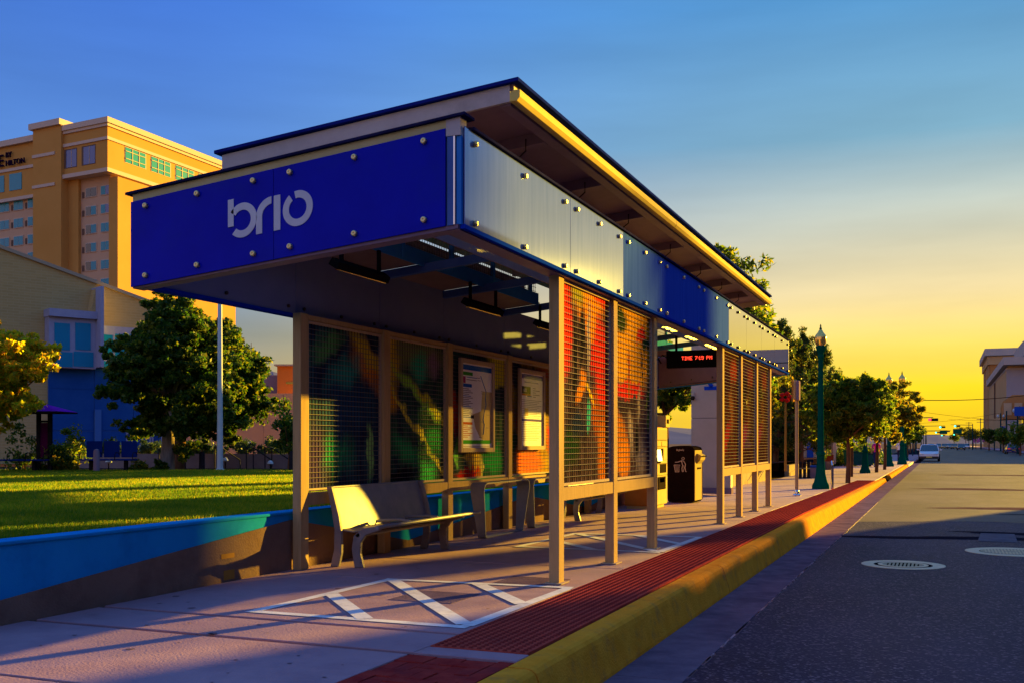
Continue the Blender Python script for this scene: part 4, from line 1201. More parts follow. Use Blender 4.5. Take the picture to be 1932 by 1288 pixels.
# ------------------------------------------------------------------ display cases on the back screens
def display(y0, y1, z0, z1, label, kind):
    e = empty('display_case', (-6.215, (y0 + y1) / 2, z0), label, 'display case', 'display cases on the back screens')
    w, h_ = (y1 - y0) / 2, z1 - z0
    f = 0.065
    MB().box(0, 0.05, -w, -w + f, 0, h_).box(0, 0.05, w - f, w, 0, h_).box(0, 0.05, -w + f, w - f, 0, f).box(0, 0.05, -w + f, w - f, h_ - f, h_).build('case_frame', 'metal_frame', e, bevel=0.006)
    MB().box(0.005, 0.02, -w + f, w - f, f, h_ - f).build('poster', 'poster_white', e)
    def pr(u0, u1, v0, v1, mat, d=0.021):
        W, H = 2 * (w - f), h_ - 2 * f
        return MB().box(0.019, d, -w + f + u0 * W, -w + f + u1 * W, f + v0 * H, f + v1 * H).build('print', mat, e)
    if kind == 'map':
        pr(0.0, 1.0, 0.925, 0.985, 'poster_blue'); pr(0.03, 0.36, 0.86, 0.90, 'poster_green'); pr(0.03, 0.33, 0.72, 0.76, 'poster_blue')
        pr(0.02, 0.13, 0.765, 0.845, 'poster_pink'); pr(0.03, 0.35, 0.275, 0.305, 'poster_orange'); pr(0.03, 0.97, 0.045, 0.09, 'poster_green'); pr(0.03, 0.97, 0.012, 0.02, 'poster_tan')
        MB().prism([(0.20 * w, f + 0.10 * h_), (w - f, f + 0.05 * h_), (w - f, f + 0.62 * h_), (0.32 * w, f + 0.62 * h_), (0.24 * w, f + 0.40 * h_), (-0.25 * w, f + 0.36 * h_), (-0.1 * w, f + 0.22 * h_)], 0.0012, 'x', 0.0195).build('map_area', 'poster_tan', e)
        lines = [(0.16, 0.5, 0.835), (0.16, 0.5, 0.805)] + [(0.05, 0.24 + 0.12 * ((k * 7) % 3) / 2, 0.695 - 0.021 * k) for k in range(17)] + [(0.05, 0.2 + 0.15 * ((k * 5) % 3) / 2, 0.255 - 0.022 * k) for k in range(7)]
        for k, (a, b_, v) in enumerate(lines):
            pr(a, b_, v, v + 0.008, 'poster_orange' if k > 18 else ('poster_blue' if k % 6 == 0 else 'poster_grey'), 0.0212)
        W, H = 2 * (w - f), h_ - 2 * f
        path = [(0.62, 0.87), (0.80, 0.69), (0.78, 0.60), (0.80, 0.52), (0.74, 0.44), (0.70, 0.34), (0.74, 0.28), (0.72, 0.20), (0.70, 0.16)]
        MB().tube([(0.0215, -w + f + u * W, f + v * H) for (u, v) in path], 0.008, 6).build('route_line', 'poster_blue', e)
        pr(0.30, 0.40, 0.35, 0.39, 'poster_dark'); pr(0.56, 0.64, 0.355, 0.39, 'poster_tan', 0.0216)
        for (u, v) in ((0.5, 0.84), (0.52, 0.81), (0.57, 0.12), (0.6, 0.09), (0.78, 0.47), (0.82, 0.40), (0.8, 0.24), (0.62, 0.31), (0.64, 0.68), (0.64, 0.655)):
            pr(u, u + 0.10, v, v + 0.007, 'poster_grey', 0.0216)
    else:
        pr(0.0, 1.0, 0.925, 0.985, 'poster_violet'); pr(0.18, 0.8, 0.875, 0.885, 'poster_violet', 0.0212); pr(0.03, 0.45, 0.72, 0.82, 'poster_dark'); pr(0.0, 0.45, 0.695, 0.718, 'poster_orange'); pr(0.30, 0.5, 0.680, 0.694, 'poster_blue')
        text('600', 0.085, 'poster_white', e, 'print_number', (0.0225, -w + f + 0.14 * 2 * (w - f), f + 0.742 * (h_ - 2 * f)), (R(90), 0, R(90)), 0.0003)
        for k in range(5):
            pr(0.55, 0.68 + 0.18 * (k % 2), 0.80 - 0.03 * k, 0.808 - 0.03 * k, 'poster_grey', 0.0212)
        for k in range(24):
            pr(0.06, 0.94 - 0.1 * (k % 3), 0.63 - 0.024 * k, 0.636 - 0.024 * k, 'poster_grey', 0.0212)
        pr(0.03, 0.97, 0.34, 0.375, 'poster_violet', 0.0216)
        pr(0.18, 0.34, 0.42, 0.52, 'poster_tan', 0.0216)
    MB().quad((0.032, -w + f - 0.004, f - 0.004), (0.032, w - f + 0.004, f - 0.004), (0.032, w - f + 0.004, h_ - f + 0.004), (0.032, -w + f - 0.004, h_ - f + 0.004)).build('pane', 'pane_glass', e)
m, n, l, b, out = newmat('pane_glass')
b.inputs['Base Color'].default_value = (1, 1, 1, 1)
b.inputs['Roughness'].default_value = 0.03
b.inputs['IOR'].default_value = 1.45
b.inputs['Transmission Weight'].default_value = 1.0
mxs = n.new('ShaderNodeMixShader'); tpb = n.new('ShaderNodeBsdfTransparent'); glo = n.new('ShaderNodeBsdfGlossy'); fre = n.new('ShaderNodeFresnel')
glo.inputs['Roughness'].default_value = 0.04
mxs.inputs[0].default_value = 0.07; l.new(tpb.outputs[0], mxs.inputs[1]); l.new(glo.outputs[0], mxs.inputs[2]); l.new(mxs.outputs[0], out.inputs['Surface'])
display(13.06, 14.24, 1.20, 2.52, 'framed route map with blue line and green footer on the back screen', 'map')
display(15.25, 16.38, 1.22, 2.52, 'framed timetable with violet header beside the route map, catching the sun', 'table')

# ------------------------------------------------------------------ benches
def bench(y0, label):
    e = empty('bench', (-5.86, y0, 0), label, 'bench', 'steel benches in the shelter')
    L = 2.25
    def xs(l_): return [(x + 5.86, z) for (x, z) in l_]
    back = xs([(-6.005, 0.40), (-6.03, 0.52), (-6.065, 0.66), (-6.10, 0.78), (-6.125, 0.845), (-6.137, 0.842), (-6.115, 0.775), (-6.08, 0.655), (-6.045, 0.515), (-6.02, 0.40)])
    MB().prism(back, L - 0.12, 'y', 0.14).build('backrest', 'bench_steel', e, smooth=True)
    MB().tube([(-0.272, 0.12, 0.848), (-0.272, L + 0.04, 0.848)], 0.014, 8).build('back_edge_tube', 'bench_steel', e, smooth=True)
    seat = xs([(-5.99, 0.385), (-5.85, 0.37), (-5.68, 0.395), (-5.50, 0.435), (-5.50, 0.447), (-5.68, 0.407), (-5.85, 0.382), (-5.99, 0.397)])
    MB().prism(seat, L - 0.15, 'y', 0.12).build('seat', 'bench_cast', e, smooth=True)
    MB().tube([(0.385, -0.02, 0.445), (0.385, L + 0.35, 0.445)], 0.021, 10).build('front_tube', 'bench_steel', e, smooth=True)
    MB().tube([(0.10, 0.06, 0.35), (0.10, L, 0.35)], 0.025, 8).build('under_tube', 'bench_cast', e, smooth=True)
    rear = xs([(-6.10, 0.0), (-6.00, 0.0), (-5.965, 0.15), (-5.965, 0.36), (-6.0, 0.55), (-6.09, 0.86), (-6.15, 0.86), (-6.09, 0.62), (-6.05, 0.40), (-6.055, 0.18)])
    frontl = xs([(-5.80, 0.0), (-5.69, 0.0), (-5.735, 0.15), (-5.725, 0.27), (-5.66, 0.355), (-5.50, 0.405), (-5.47, 0.43), (-5.50, 0.455), (-5.70, 0.42), (-5.81, 0.34), (-5.835, 0.2)])
    for yy in (0.06, L - 0.12):
        MB().prism(rear, 0.05, 'y', yy).build('rear_leg', 'bench_cast', e, bevel=0.008)
        MB().prism(frontl, 0.05, 'y', yy).build('front_leg', 'bench_cast', e, bevel=0.008)
        for zz in (0.06, 0.13, 0.22):
            MB().lathe([(0.008, 0), (0.008, 0.003)], 8, (0.14, yy - 0.003, zz)).build('leg_screw', 'black_metal', e)
    for yy in (L * 0.36, L * 0.67):
        MB().tube([(-0.12, yy, 0.39), (-0.10, yy, 0.44), (0.0, yy, 0.455), (0.22, yy, 0.465), (0.33, yy, 0.45)], 0.017, 8).build('seat_divider', 'bench_steel', e, smooth=True)
    return e
bench(9.55, 'curved steel bench with perforated back at the near end of the shelter')
bench(16.75, 'farther steel bench seen through the gap below the front screen')

# ------------------------------------------------------------------ leaning rails (flat steel hoops)
def hoop(y0, y1, label):
    e = empty('leaning_rail', (-5.93, (y0 + y1) / 2, 0), label, 'leaning rail', 'steel leaning hoops in the shelter')
    w = (y1 - y0) / 2
    path = []
    for (cy, cz, a0, a1, r) in ((-w + 0.20, 0.045, 270, 186, 0.045), (-w + 0.12, 0.66, 176, 90, 0.12), (w - 0.12, 0.66, 90, 4, 0.12), (w - 0.20, 0.045, -6, -90, 0.045)):
        for k in range(7):
            a = R(a0 + (a1 - a0) * k / 6)
            path.append((cy + r * math.cos(a), cz + r * math.sin(a)))
    mb = MB()
    t = 0.014
    k = len(path)
    inner = []
    for i, (py, pz) in enumerate(path):
        q0, q1 = path[(i - 1) % k], path[(i + 1) % k]
        d = Vector((q1[0] - q0[0], q1[1] - q0[1])).normalized()
        inner.append((py + d.y * t, pz - d.x * t))
    vs, fs = [], []
    for pts in (path, inner):
        for x_ in (-0.11, 0.11):
            vs += [(x_ * (0.55 + 0.6 * p[1]), p[0], p[1] + 0.002) for p in pts]
    for i in range(k):
        j = (i + 1) % k
        fs += [(i, j, k + j, k + i), (2 * k + i, 3 * k + i, 3 * k + j, 2 * k + j), (i, 2 * k + i, 2 * k + j, j), (k + i, k + j, 3 * k + j, 3 * k + i)]
    mb.add(vs, fs)
    mb.build('hoop', 'bench_steel', e, smooth=True)
    for s in (-1, 1):
        MB().box(-0.05, 0.05, s * (w - 0.3) - 0.05, s * (w - 0.3) + 0.05, 0.0005, 0.006).build('floor_plate', 'bench_cast', e)
hoop(13.07, 14.80, 'steel leaning hoop nearest the bench, below the route map')
hoop(14.95, 16.60, 'second steel leaning hoop, half hidden by the front post')

# ------------------------------------------------------------------ ticket machine
tv = empty('ticket_machine', (-5.62, 20.9, 0), 'tall ticket vending machine with lit front and orange side', 'ticket machine')
MB().box(-0.33, 0.26, -0.55, 0.55, 0.06, 1.66).build('cabinet', 'machine_orange', tv, bevel=0.02)
MB().box(0.262, 0.285, -0.54, 0.54, 0.07, 1.65).build('front_panel', 'machine_steel', tv, bevel=0.01)
MB().box(-0.30, 0.22, -0.5, 0.5, 0.0, 0.06).build('plinth', 'machine_steel', tv)
MB().prism([(0.286, 0.92), (0.34, 0.96), (0.30, 1.22), (0.286, 1.22)], 0.42, 'y', -0.5).build('screen_hood', 'machine_dark', tv)
MB().prism([(0.343, 0.965), (0.346, 0.967), (0.307, 1.20), (0.304, 1.20)], 0.36, 'y', -0.47).build('screen', 'machine_screen', tv)
for (y0, y1, z0, z1, mt) in ((-0.48, 0.48, 1.40, 1.60, 'poster_tan'), (-0.48, -0.02, 1.27, 1.36, 'machine_steel'), (0.02, 0.46, 1.27, 1.36, 'machine_steel'), (-0.1, 0.10, 0.98, 1.22, 'machine_dark'), (0.15, 0.45, 0.98, 1.22, 'machine_steel'), (-0.48, -0.15, 0.70, 0.88, 'machine_steel'), (-0.10, 0.40, 0.72, 0.90, 'machine_dark'), (-0.25, 0.35, 0.38, 0.64, 'machine_dark'), (-0.15, 0.25, 0.52, 0.62, 'machine_steel')):
    MB().box(0.286, 0.300, y0, y1, z0, z1).build('control_panel', mt, tv, bevel=0.004)
for z_ in (1.38, 1.25, 0.905, 0.665):
    MB().box(0.2855, 0.289, -0.53, 0.53, z_, z_ + 0.008).build('panel_gap', 'machine_dark', tv)
fb = empty('fare_box', (-5.62, 21.55, 1.66), 'small square box with a dark window standing above the ticket machine', 'box')
MB().box(-0.22, 0.30, -0.30, 0.05, 0.0, 0.25).build('casing', 'machine_steel', fb, bevel=0.01)
MB().box(0.301, 0.305, -0.22, -0.05, 0.08, 0.17).build('window', 'machine_dark', fb)

# ------------------------------------------------------------------ litter bin
bn = empty('litter_bin', (-5.43, 23.05, 0), 'black rounded-top litter bin with white pictogram on its front', 'litter bin')
top = [(-0.30, 0.02), (0.30, 0.02), (0.30, 1.19), (0.27, 1.235), (0.18, 1.262), (0.0, 1.275), (-0.18, 1.262), (-0.27, 1.235), (-0.30, 1.19)]
MB().prism(top, 0.88, 'y', 0.0).build('body', 'bin_black', bn, bevel=0.012)
MB().box(0.302, 0.318, 0.03, 0.85, 0.04, 1.17).build('side_panel', 'bin_side', bn, bevel=0.005)
MB().prism([(0.319, 0.86), (0.40, 0.95), (0.42, 1.05), (0.319, 1.10)], 0.5, 'y', 0.2).build('hopper', 'bin_side', bn, bevel=0.01)
MB().box(0.319, 0.325, 0.25, 0.65, 0.74, 0.78).build('slot', 'machine_dark', bn)
MB().tube([(0.40, 0.28, 1.02), (0.45, 0.28, 1.04), (0.45, 0.62, 1.04), (0.40, 0.62, 1.02)], 0.012, 6).build('handle', 'machine_dark', bn)
MB().box(-0.28, 0.28, 0.03, 0.85, 0.0, 0.02).build('plinth', 'machine_dark', bn)
text('Bigbelly', 0.06, 'white_print', bn, 'lettering', (-0.10, -0.0035, 1.16), (R(90), 0, 0), 0.0008)
pic = MB()
def seg(pts, r): pic.tube([(x, -0.003, z) for (x, z) in pts], r, 6)
seg([(-0.15, 0.84), (-0.12, 0.68), (-0.04, 0.68), (-0.02, 0.84), (-0.15, 0.84)], 0.007)
seg([(-0.115, 0.83), (-0.10, 0.69)], 0.005); seg([(-0.085, 0.83), (-0.08, 0.69)], 0.005); seg([(-0.055, 0.83), (-0.06, 0.69)], 0.005)
seg([(-0.13, 0.90), (-0.06, 0.905), (0.02, 0.935), (0.07, 0.93), (0.11, 0.86), (0.10, 0.78)], 0.009)
seg([(0.02, 0.935), (0.045, 0.83), (0.03, 0.76), (0.04, 0.69), (0.06, 0.69)], 0.009)
seg([(0.10, 0.78), (0.115, 0.69), (0.135, 0.69)], 0.009); seg([(0.07, 0.83), (0.08, 0.77), (0.06, 0.69)], 0.007)
pic.lathe([(0.028, 0), (0.028, 0.001)], 14, (0.055, -0.003, 0.985))
for i in range(14):
    a = 2 * math.pi * i / 14
seg([(0.055 + 0.028 * math.cos(2 * math.pi * i / 14), 0.985 + 0.028 * math.sin(2 * math.pi * i / 14)) for i in range(15)], 0.006)
pic.build('pictogram', 'white_print', bn)

# ------------------------------------------------------------------ station totem
tt = empty('station_totem', (-5.6, 27.3, 0), 'pale metal station pillar with upright blue lettering behind the litter bin', 'sign pillar')
MB().box(-0.52, 0.52, -0.13, 0.13, 0.16, 1.98).build('lower_panel', 'totem_white', tt, bevel=0.01)
MB().box(-0.52, 0.52, -0.13, 0.13, 1.99, 4.2).build('upper_panel', 'totem_white', tt, bevel=0.01)
MB().box(-0.50, 0.50, -0.11, 0.11, 1.975, 1.995).build('shadow_gap', 'machine_dark', tt)
MB().box(-0.54, 0.54, -0.15, 0.15, 0.0, 0.16).build('plinth', 'mauve_wall', tt, bevel=0.01)
letters(lambda u, v, s: (0.40 - v * 1.75, -0.131 if s == 0 else -0.136, 2.72 + u * 1.75), tt, 'totem_blue', lambda q, nm, mt, pr: q.build(nm, mt, pr))
MB().box(-0.50, -0.42, -0.20, -0.13, 2.52, 2.66).build('camera_bracket', 'totem_white', tt)
MB().lathe([(0.03, 0), (0.055, 0.03), (0.055, 0.08), (0.03, 0.11)], 12, (-0.46, -0.22, 2.46)).build('camera_dome', 'machine_dark', tt)

# ------------------------------------------------------------------ LED sign
ld = empty('led_sign', (-4.25, 19.8, 2.78), 'black LED time display with red characters hanging under the shelter roof', 'LED sign')
MB().box(-0.68, 0.60, -0.07, 0.07, 0.0, 0.33).build('case', 'led_case', ld, bevel=0.012)
for x in (-0.5, 0.42):
    MB().box(x - 0.02, x + 0.02, -0.02, 0.02, 0.33, 0.74).build('hanger', 'black_metal', ld)
FONT = {'T': '1f04040404040', 'I': 0}
G = {'T': ['11111', '00100', '00100', '00100', '00100', '00100', '00100'], 'I': ['111', '010', '010', '010', '010', '010', '111'], 'M': ['10001', '11011', '10101', '10101', '10001', '10001', '10001'],
     'E': ['11111', '10000', '10000', '11110', '10000', '10000', '11111'], '7': ['11111', '00001', '00010', '00100', '00100', '01000', '01000'], ':': ['0', '0', '1', '0', '1', '0', '0'],
     '1': ['010', '110', '010', '010', '010', '010', '111'], '9': ['01110', '10001', '10001', '01111', '00001', '10001', '01110'], 'P': ['11110', '10001', '10001', '11110', '10000', '10000', '10000'], ' ': ['000'] * 7}
led = MB()
d = 0.0100
cur = -0.38
for ch in 'TIME 7:19 PM':
    g = G[ch]
    for r_ in range(7):
        for c_ in range(len(g[0])):
            if g[r_][c_] == '1':
                x, z = cur + c_ * d, 0.205 - r_ * d
                led.box(x, x + d * 0.8, -0.0725, -0.0715, z, z + d * 0.8)
    cur += (len(g[0]) + 1) * d
led.build('characters', 'led_red', ld)
cable = MB().tube([(-0.68, 0, 0.2), (-0.78, 0.0, 0.26), (-0.86, 0, 0.18), (-0.80, 0, 0.10), (-0.9, 0.05, 0.25), (-1.0, 0.05, 0.5)], 0.012, 6)
cable.build('power_cable', 'black_metal', ld, smooth=True)

# ================================================================== VEGETATION
def leaf_cloud(rng, clumps, per, size, aspect=1.6, droop=0.0):
    """clumps: list of (centre, radius); returns quads"""
    out = []
    for (c, rad) in clumps:
        n_ = max(4, int(per * (0.7 + 0.6 * rng.random())))
        d = rng.standard_normal((n_, 3))
        d /= np.linalg.norm(d, axis=1)[:, None] + 1e-6
        rr = rng.random(n_) ** 0.45
        p = np.array(c) + d * rr[:, None] * np.array(rad)
        a = rng.standard_normal((n_, 3)); a[:, 2] -= droop
        a /= np.linalg.norm(a, axis=1)[:, None] + 1e-6
        t = rng.standard_normal((n_, 3))
        b2 = np.cross(a, t); b2 /= np.linalg.norm(b2, axis=1)[:, None] + 1e-6
        s = size * (0.6 + 0.8 * rng.random(n_))[:, None]
        A, B = a * s * aspect, b2 * s
        q = np.stack([p - A * 0.5, p + B * 0.42, p + A * 0.5, p - B * 0.42], axis=1)
        out.append(q)
    return np.concatenate(out)

def crown_clumps(rng, c, rad, n_, cr, shell=0.55, flat_bottom=0.0, taper=0.0, lobes=0):
    res = []
    if lobes:
        while len(res) < n_:
            d = rng.standard_normal(3); d /= np.linalg.norm(d)
            if flat_bottom and d[2] < -flat_bottom:
                continue
            r_ = shell + (1 - shell) * rng.random() ** 0.6
            p = d * r_
            p = p * np.array([1 - taper * p[2], 1 - taper * p[2], 1.0])
            base = np.array(c) + p * np.array(rad) * (0.86 + 0.12 * rng.standard_normal())
            big = cr * (1.0 + 0.9 * rng.random())
            for _ in range(max(3, n_ // lobes)):
                e_ = rng.standard_normal(3); e_ /= np.linalg.norm(e_)
                q = base + e_ * big * rng.random() ** 0.5 * np.array([1.15, 1.15, 0.75])
                k = cr * (0.28 + 0.42 * rng.random())
                res.append((q, (k, k, k * 0.7)))
        return res
    while len(res) < n_:
        d = rng.standard_normal(3); d /= np.linalg.norm(d)
        r_ = shell + (1 - shell) * rng.random() ** 0.7
        if rng.random() < 0.25:
            r_ *= rng.random()
        p = d * r_
        if flat_bottom and p[2] < -flat_bottom:
            continue
        # lumpy outline
        wob = 0.82 + 0.26 * math.sin(3.1 * d[0] + 1.3 * d[1] + c[0]) * math.cos(2.7 * d[2] + c[1]) + 0.1 * rng.standard_normal()
        p = p * np.array([1 - taper * p[2], 1 - taper * p[2], 1.0])
        q = np.array(c) + p * np.array(rad) * wob
        k = cr * (0.6 + 0.8 * rng.random())
        res.append((q, (k, k, k * 0.8)))
    return res

def make_tree(name, loc, height, trunk_r, crown_c, crown_r, nclump, per, leaf, lsize, bark, label, cat='tree', group=None, seed=1, fork=0.45, cr=0.35, shell=0.55, fb=0.0, limbs=7, aspect=1.6, droop=0.0, taper=0.0, lobes=0):
    rng = np.random.default_rng(seed)
    e = empty(name, loc, label, cat, group)
    cl = crown_clumps(rng, crown_c, crown_r, nclump, cr, shell, fb, taper, lobes)
    tb = MB()
    fz = height * fork
    bend = [(0, 0, -0.05), (0.03 * height * 0.2, 0.01, fz * 0.5), (crown_c[0] * 0.4, crown_c[1] * 0.4, fz)]
    tb.tube(bend, [trunk_r * 1.25, trunk_r, trunk_r * 0.8], 10)
    for k in range(limbs):
        c, rad = cl[int(rng.integers(len(cl)))]
        mid = (np.array(bend[2]) * 0.5 + c * 0.5) + np.array([0, 0, 0.12 * height * (rng.random() - 0.2)])
        tb.tube([bend[2], tuple(mid), tuple(c)], [trunk_r * 0.55, trunk_r * 0.32, trunk_r * 0.08], 6)
    tb.tube([bend[2], (crown_c[0] * 0.8, crown_c[1] * 0.8, crown_c[2]), (crown_c[0], crown_c[1], crown_c[2] + crown_r[2] * 0.7)], [trunk_r * 0.8, trunk_r * 0.4, trunk_r * 0.08], 8)
    tb.build('trunk', bark, e, smooth=True)
    q = leaf_cloud(rng, cl, per, lsize, aspect, droop)
    o = bpy.data.objects.new('crown', tri_mesh('crown', q, leaf))
    COL.objects.link(o); o.parent = e
    return e

def make_pine(name, loc, height, label, seed, spread, leaf='leaf_pine', group=None, size=0.07, bare=0.10):
    rng = np.random.default_rng(seed)
    e = empty(name, loc, label, 'tree', group)
    tb = MB()
    tb.tube([(0, 0, -0.05), (0.05, 0.02, height * 0.5), (0.02, 0, height * 0.97)], [height * 0.022, height * 0.015, 0.02], 8)
    cl = []
    nb = int(height * 8)
    for k in range(nb):
        z = height * (bare + (0.97 - bare) * (k + rng.random()) / nb)
        f = 1 - (z / height - bare) / (1 - bare)
        L = spread * (0.25 + 0.75 * f ** 0.7) * (0.6 + 0.6 * rng.random())
        a = rng.random() * 6.283
        tip = np.array([L * math.cos(a), L * math.sin(a), z + L * (0.35 + 0.25 * rng.random())])
        tb.tube([(0, 0, z), (tip[0] * 0.55, tip[1] * 0.55, z + L * 0.12), tuple(tip)], [0.035, 0.022, 0.006], 5)
        for j in range(5):
            t = 0.45 + 0.62 * rng.random()
            p = np.array([tip[0] * t, tip[1] * t, z + (tip[2] - z) * t * t]) + 0.12 * rng.standard_normal(3)
            k2 = 0.13 + 0.10 * rng.random()
            cl.append((p, (k2, k2, k2 * 1.5)))
    tb.build('trunk', 'bark_brown', e, smooth=True)
    q = leaf_cloud(rng, cl, 60, size, 3.2, -0.7)
    o = bpy.data.objects.new('crown', tri_mesh('crown', q, leaf))
    COL.objects.link(o); o.parent = e
    return e

def make_shrub(name, loc, rad, label, leaf='leaf_shrub', seed=1, per=60, n_=40, lsize=0.06, cat='shrub', group=None, aspect=1.6, droop=0.0):
    rng = np.random.default_rng(seed)
    e = empty(name, loc, label, cat, group)
    cl = crown_clumps(rng, (0, 0, rad[2] * 0.35), rad, n_, min(rad) * 0.35, 0.6, 0.45)
    q = leaf_cloud(rng, cl, per, lsize, aspect, droop)
    o = bpy.data.objects.new('foliage', tri_mesh('foliage', q, leaf))
    COL.objects.link(o); o.parent = e
    mb = MB()
    for k in range(6):
        a = k * 1.05
        mb.tube([(0.05 * math.cos(a), 0.05 * math.sin(a), -0.05), (rad[0] * 0.4 * math.cos(a), rad[1] * 0.4 * math.sin(a), rad[2] * 0.5)], [0.02, 0.008], 5)
    mb.build('stems', 'bark_brown', e)
    return e

G6 = LZ - 0.05
# big tree on the lawn edge and its darker neighbour
p = at(315, 884, 28.6)
make_tree('broadleaf_tree', (p.x, p.y, G6), 5.9, 0.17, (0.05, 0.05, 2.95), (1.65, 1.65, 2.3), 1150, 85, 'leaf_dark', 0.078, 'bark_pale', 'large dark broadleaf tree with pale trunk behind the lawn, golden on its right side', seed=11, fork=0.30, cr=0.36, shell=0.45, taper=0.28, limbs=16, lobes=105)
p = at(338, 880, 32.0)
make_tree('broadleaf_tree', (p.x, p.y, G6), 5.4, 0.17, (1.1, 0.5, 2.75), (1.5, 1.45, 1.75), 800, 80, 'leaf_dark', 0.082, 'bark_brown', 'second dark tree standing behind the large one, beside the white pole', seed=12, fork=0.33, cr=0.36, lobes=75, taper=0.2)
p = at(-40, 886, 25.0)
make_tree('autumn_tree', (p.x, p.y, G6), 3.6, 0.08, (0.25, 0.05, 2.35), (1.55, 1.45, 1.15), 620, 55, 'leaf_autumn', 0.085, 'bark_brown', 'small yellow and red autumn tree at the left edge of the lawn', seed=13, fork=0.35, cr=0.28, lobes=62)
p = at(545, 884, 27.5)
make_tree('small_tree', (p.x, p.y, G6), 2.0, 0.05, (0.1, 0.0, 1.05), (0.68, 0.66, 0.62), 55, 50, 'leaf_dark', 0.075, 'bark_brown', 'small green tree beside the first back post of the shelter', seed=14, fork=0.25, cr=0.18, shell=0.3)
# shrubs along the planting bed
shr = [(100, 884, 26.6, 0.55, 0.75, 'dark upright shrub behind the purple-roofed kiosk', 'leaf_dark'), (140, 882, 27.6, 0.5, 0.95, 'tall green shrub on the right of the kiosk panel', 'leaf_green'), (40, 884, 27.2, 0.55, 1.15, 'dark bush under the yellow autumn tree', 'leaf_dark'),
       (115, 888, 26.8, 0.45, 0.42, 'clump of brown ornamental grass beside the kiosk', 'leaf_olive'), (262, 886, 27.4, 0.30, 0.30, 'small rounded bush just left of the big tree trunk', 'leaf_olive'), (300, 886, 28.2, 0.25, 0.32, 'low dark bush against the pale trunk', 'leaf_dark')]
for k, (px, py, dd, r_, h_, lb, lf) in enumerate(shr):
    p = at(px, py, dd)
    make_shrub('shrub', (p.x, p.y, G6), (r_, r_, h_), lb, lf, 30 + k, 45, 26, 0.06, group='shrubs in the planting bed')
# raised planters with cascading juniper
pl = empty('planter_terrace', (0, 0, G6), 'low mauve planter wall behind the lawn trees', 'planter')
segp = [(115, 860, 34), (170, 862, 33.6), (330, 862, 33.2), (440, 866, 33), (560, 868, 33)]
pts = [at(a, b_, c_) for (a, b_, c_) in [(60, 860, 34), (270, 862, 33.4), (560, 866, 33.0), (700, 868, 33.0)]]
for i in range(3):
    a, b_ = pts[i], pts[i + 1]
    d = (b_ - a); d.z = 0
    nrm = Vector((-d.y, d.x, 0)).normalized() * 0.3
    z0, z1 = 0.0, 0.46
    vs = [(a.x, a.y, z0), (b_.x, b_.y, z0), (b_.x + nrm.x, b_.y + nrm.y, z0), (a.x + nrm.x, a.y + nrm.y, z0), (a.x, a.y, z1), (b_.x, b_.y, z1), (b_.x + nrm.x, b_.y + nrm.y, z1), (a.x + nrm.x, a.y + nrm.y, z1)]
    MB().add(vs, [(0, 1, 2, 3), (4, 5, 6, 7), (0, 1, 5, 4), (1, 2, 6, 5), (2, 3, 7, 6), (3, 0, 4, 7)]).build('planter_wall', 'planter_wall', pl)
jun = [(140, 838, 34.6, 0.85, 'leftmost rounded juniper above the planter wall by the blue facade'), (215, 838, 34.4, 0.6, 'second juniper along the planter wall, above the blue bench'), (285, 840, 34.2, 0.75, 'juniper spilling over the planter beside the big trunk'), (352, 846, 34, 0.6, 'juniper hidden behind the two lawn trees'),
       (395, 846, 34, 0.6, 'juniper on the planter just left of the white pole'), (460, 846, 34, 0.85, 'broad green juniper right of the white pole'), (520, 848, 34.2, 0.75, 'rightmost juniper on the planter behind the small tree')]
for k, (px, py, dd, r_, lb) in enumerate(jun):
    p = at(px, py, dd)
    make_shrub('juniper', (p.x, p.y, G6 + 0.42), (r_, r_ * 0.8, 0.42), lb, 'leaf_shrub', 50 + k, 55, 34, 0.055, group='junipers on the planter')

# street trees on the sidewalk
def gz(y): return zs(y)
stt = [(-3.16, 39.6, 4.0, 1.85, 1.35, 'leaf_green', 'nearest slim street tree beyond the tall green lamp'), (-3.05, 55.5, 4.7, 2.2, 1.65, 'leaf_olive', 'second street tree along the kerb with loose amber foliage'), (-2.95, 61.5, 5.2, 2.4, 1.8, 'leaf_olive', 'third street tree along the kerb, the widest and most golden'),
       (-3.7, 48.0, 4.6, 1.9, 1.6, 'leaf_green', 'street tree set back behind the second green lamp'), (-3.2, 92.0, 4.5, 2.0, 1.7, 'leaf_green', 'dark street tree just left of the white car')]
for k, (x, y_, h_, r_, rz_, lf, lb) in enumerate(stt):
    make_tree('street_tree', (x, y_, gz(y_)), h_, 0.075, (0.1 * (k % 2), 0.05, h_ - rz_ * 0.98), (r_ * 0.92, r_ * 0.92, rz_ * 0.9), 560, 62, lf, 0.07, 'bark_brown', lb, group='street trees along the kerb', seed=70 + k, fork=0.40, cr=0.32, shell=0.35, aspect=2.4, droop=0.3, lobes=48, limbs=10)
far_t = [(-3.4, 118, 'leaf_green', 4.6, 'dim street tree beyond the white car'), (-4.2, 140, 'leaf_dark', 5.0, 'farther street tree on the left pavement under the red signal'), (-4.6, 175, 'leaf_olive', 5.2, 'distant street tree before the green signals on the left'), (-5.0, 215, 'leaf_olive', 5.5, 'most distant tree on the left side of the street')]
for k, (x, y_, lf, h_, lb) in enumerate(far_t):
    make_tree('street_tree', (x, y_, -0.15), h_, 0.10, (0, 0, h_ - 1.9), (2.0, 2.0, 1.9), 60, 50, lf, 0.17, 'bark_brown', lb, group='street trees along the kerb', seed=90 + k, fork=0.4, cr=0.45)
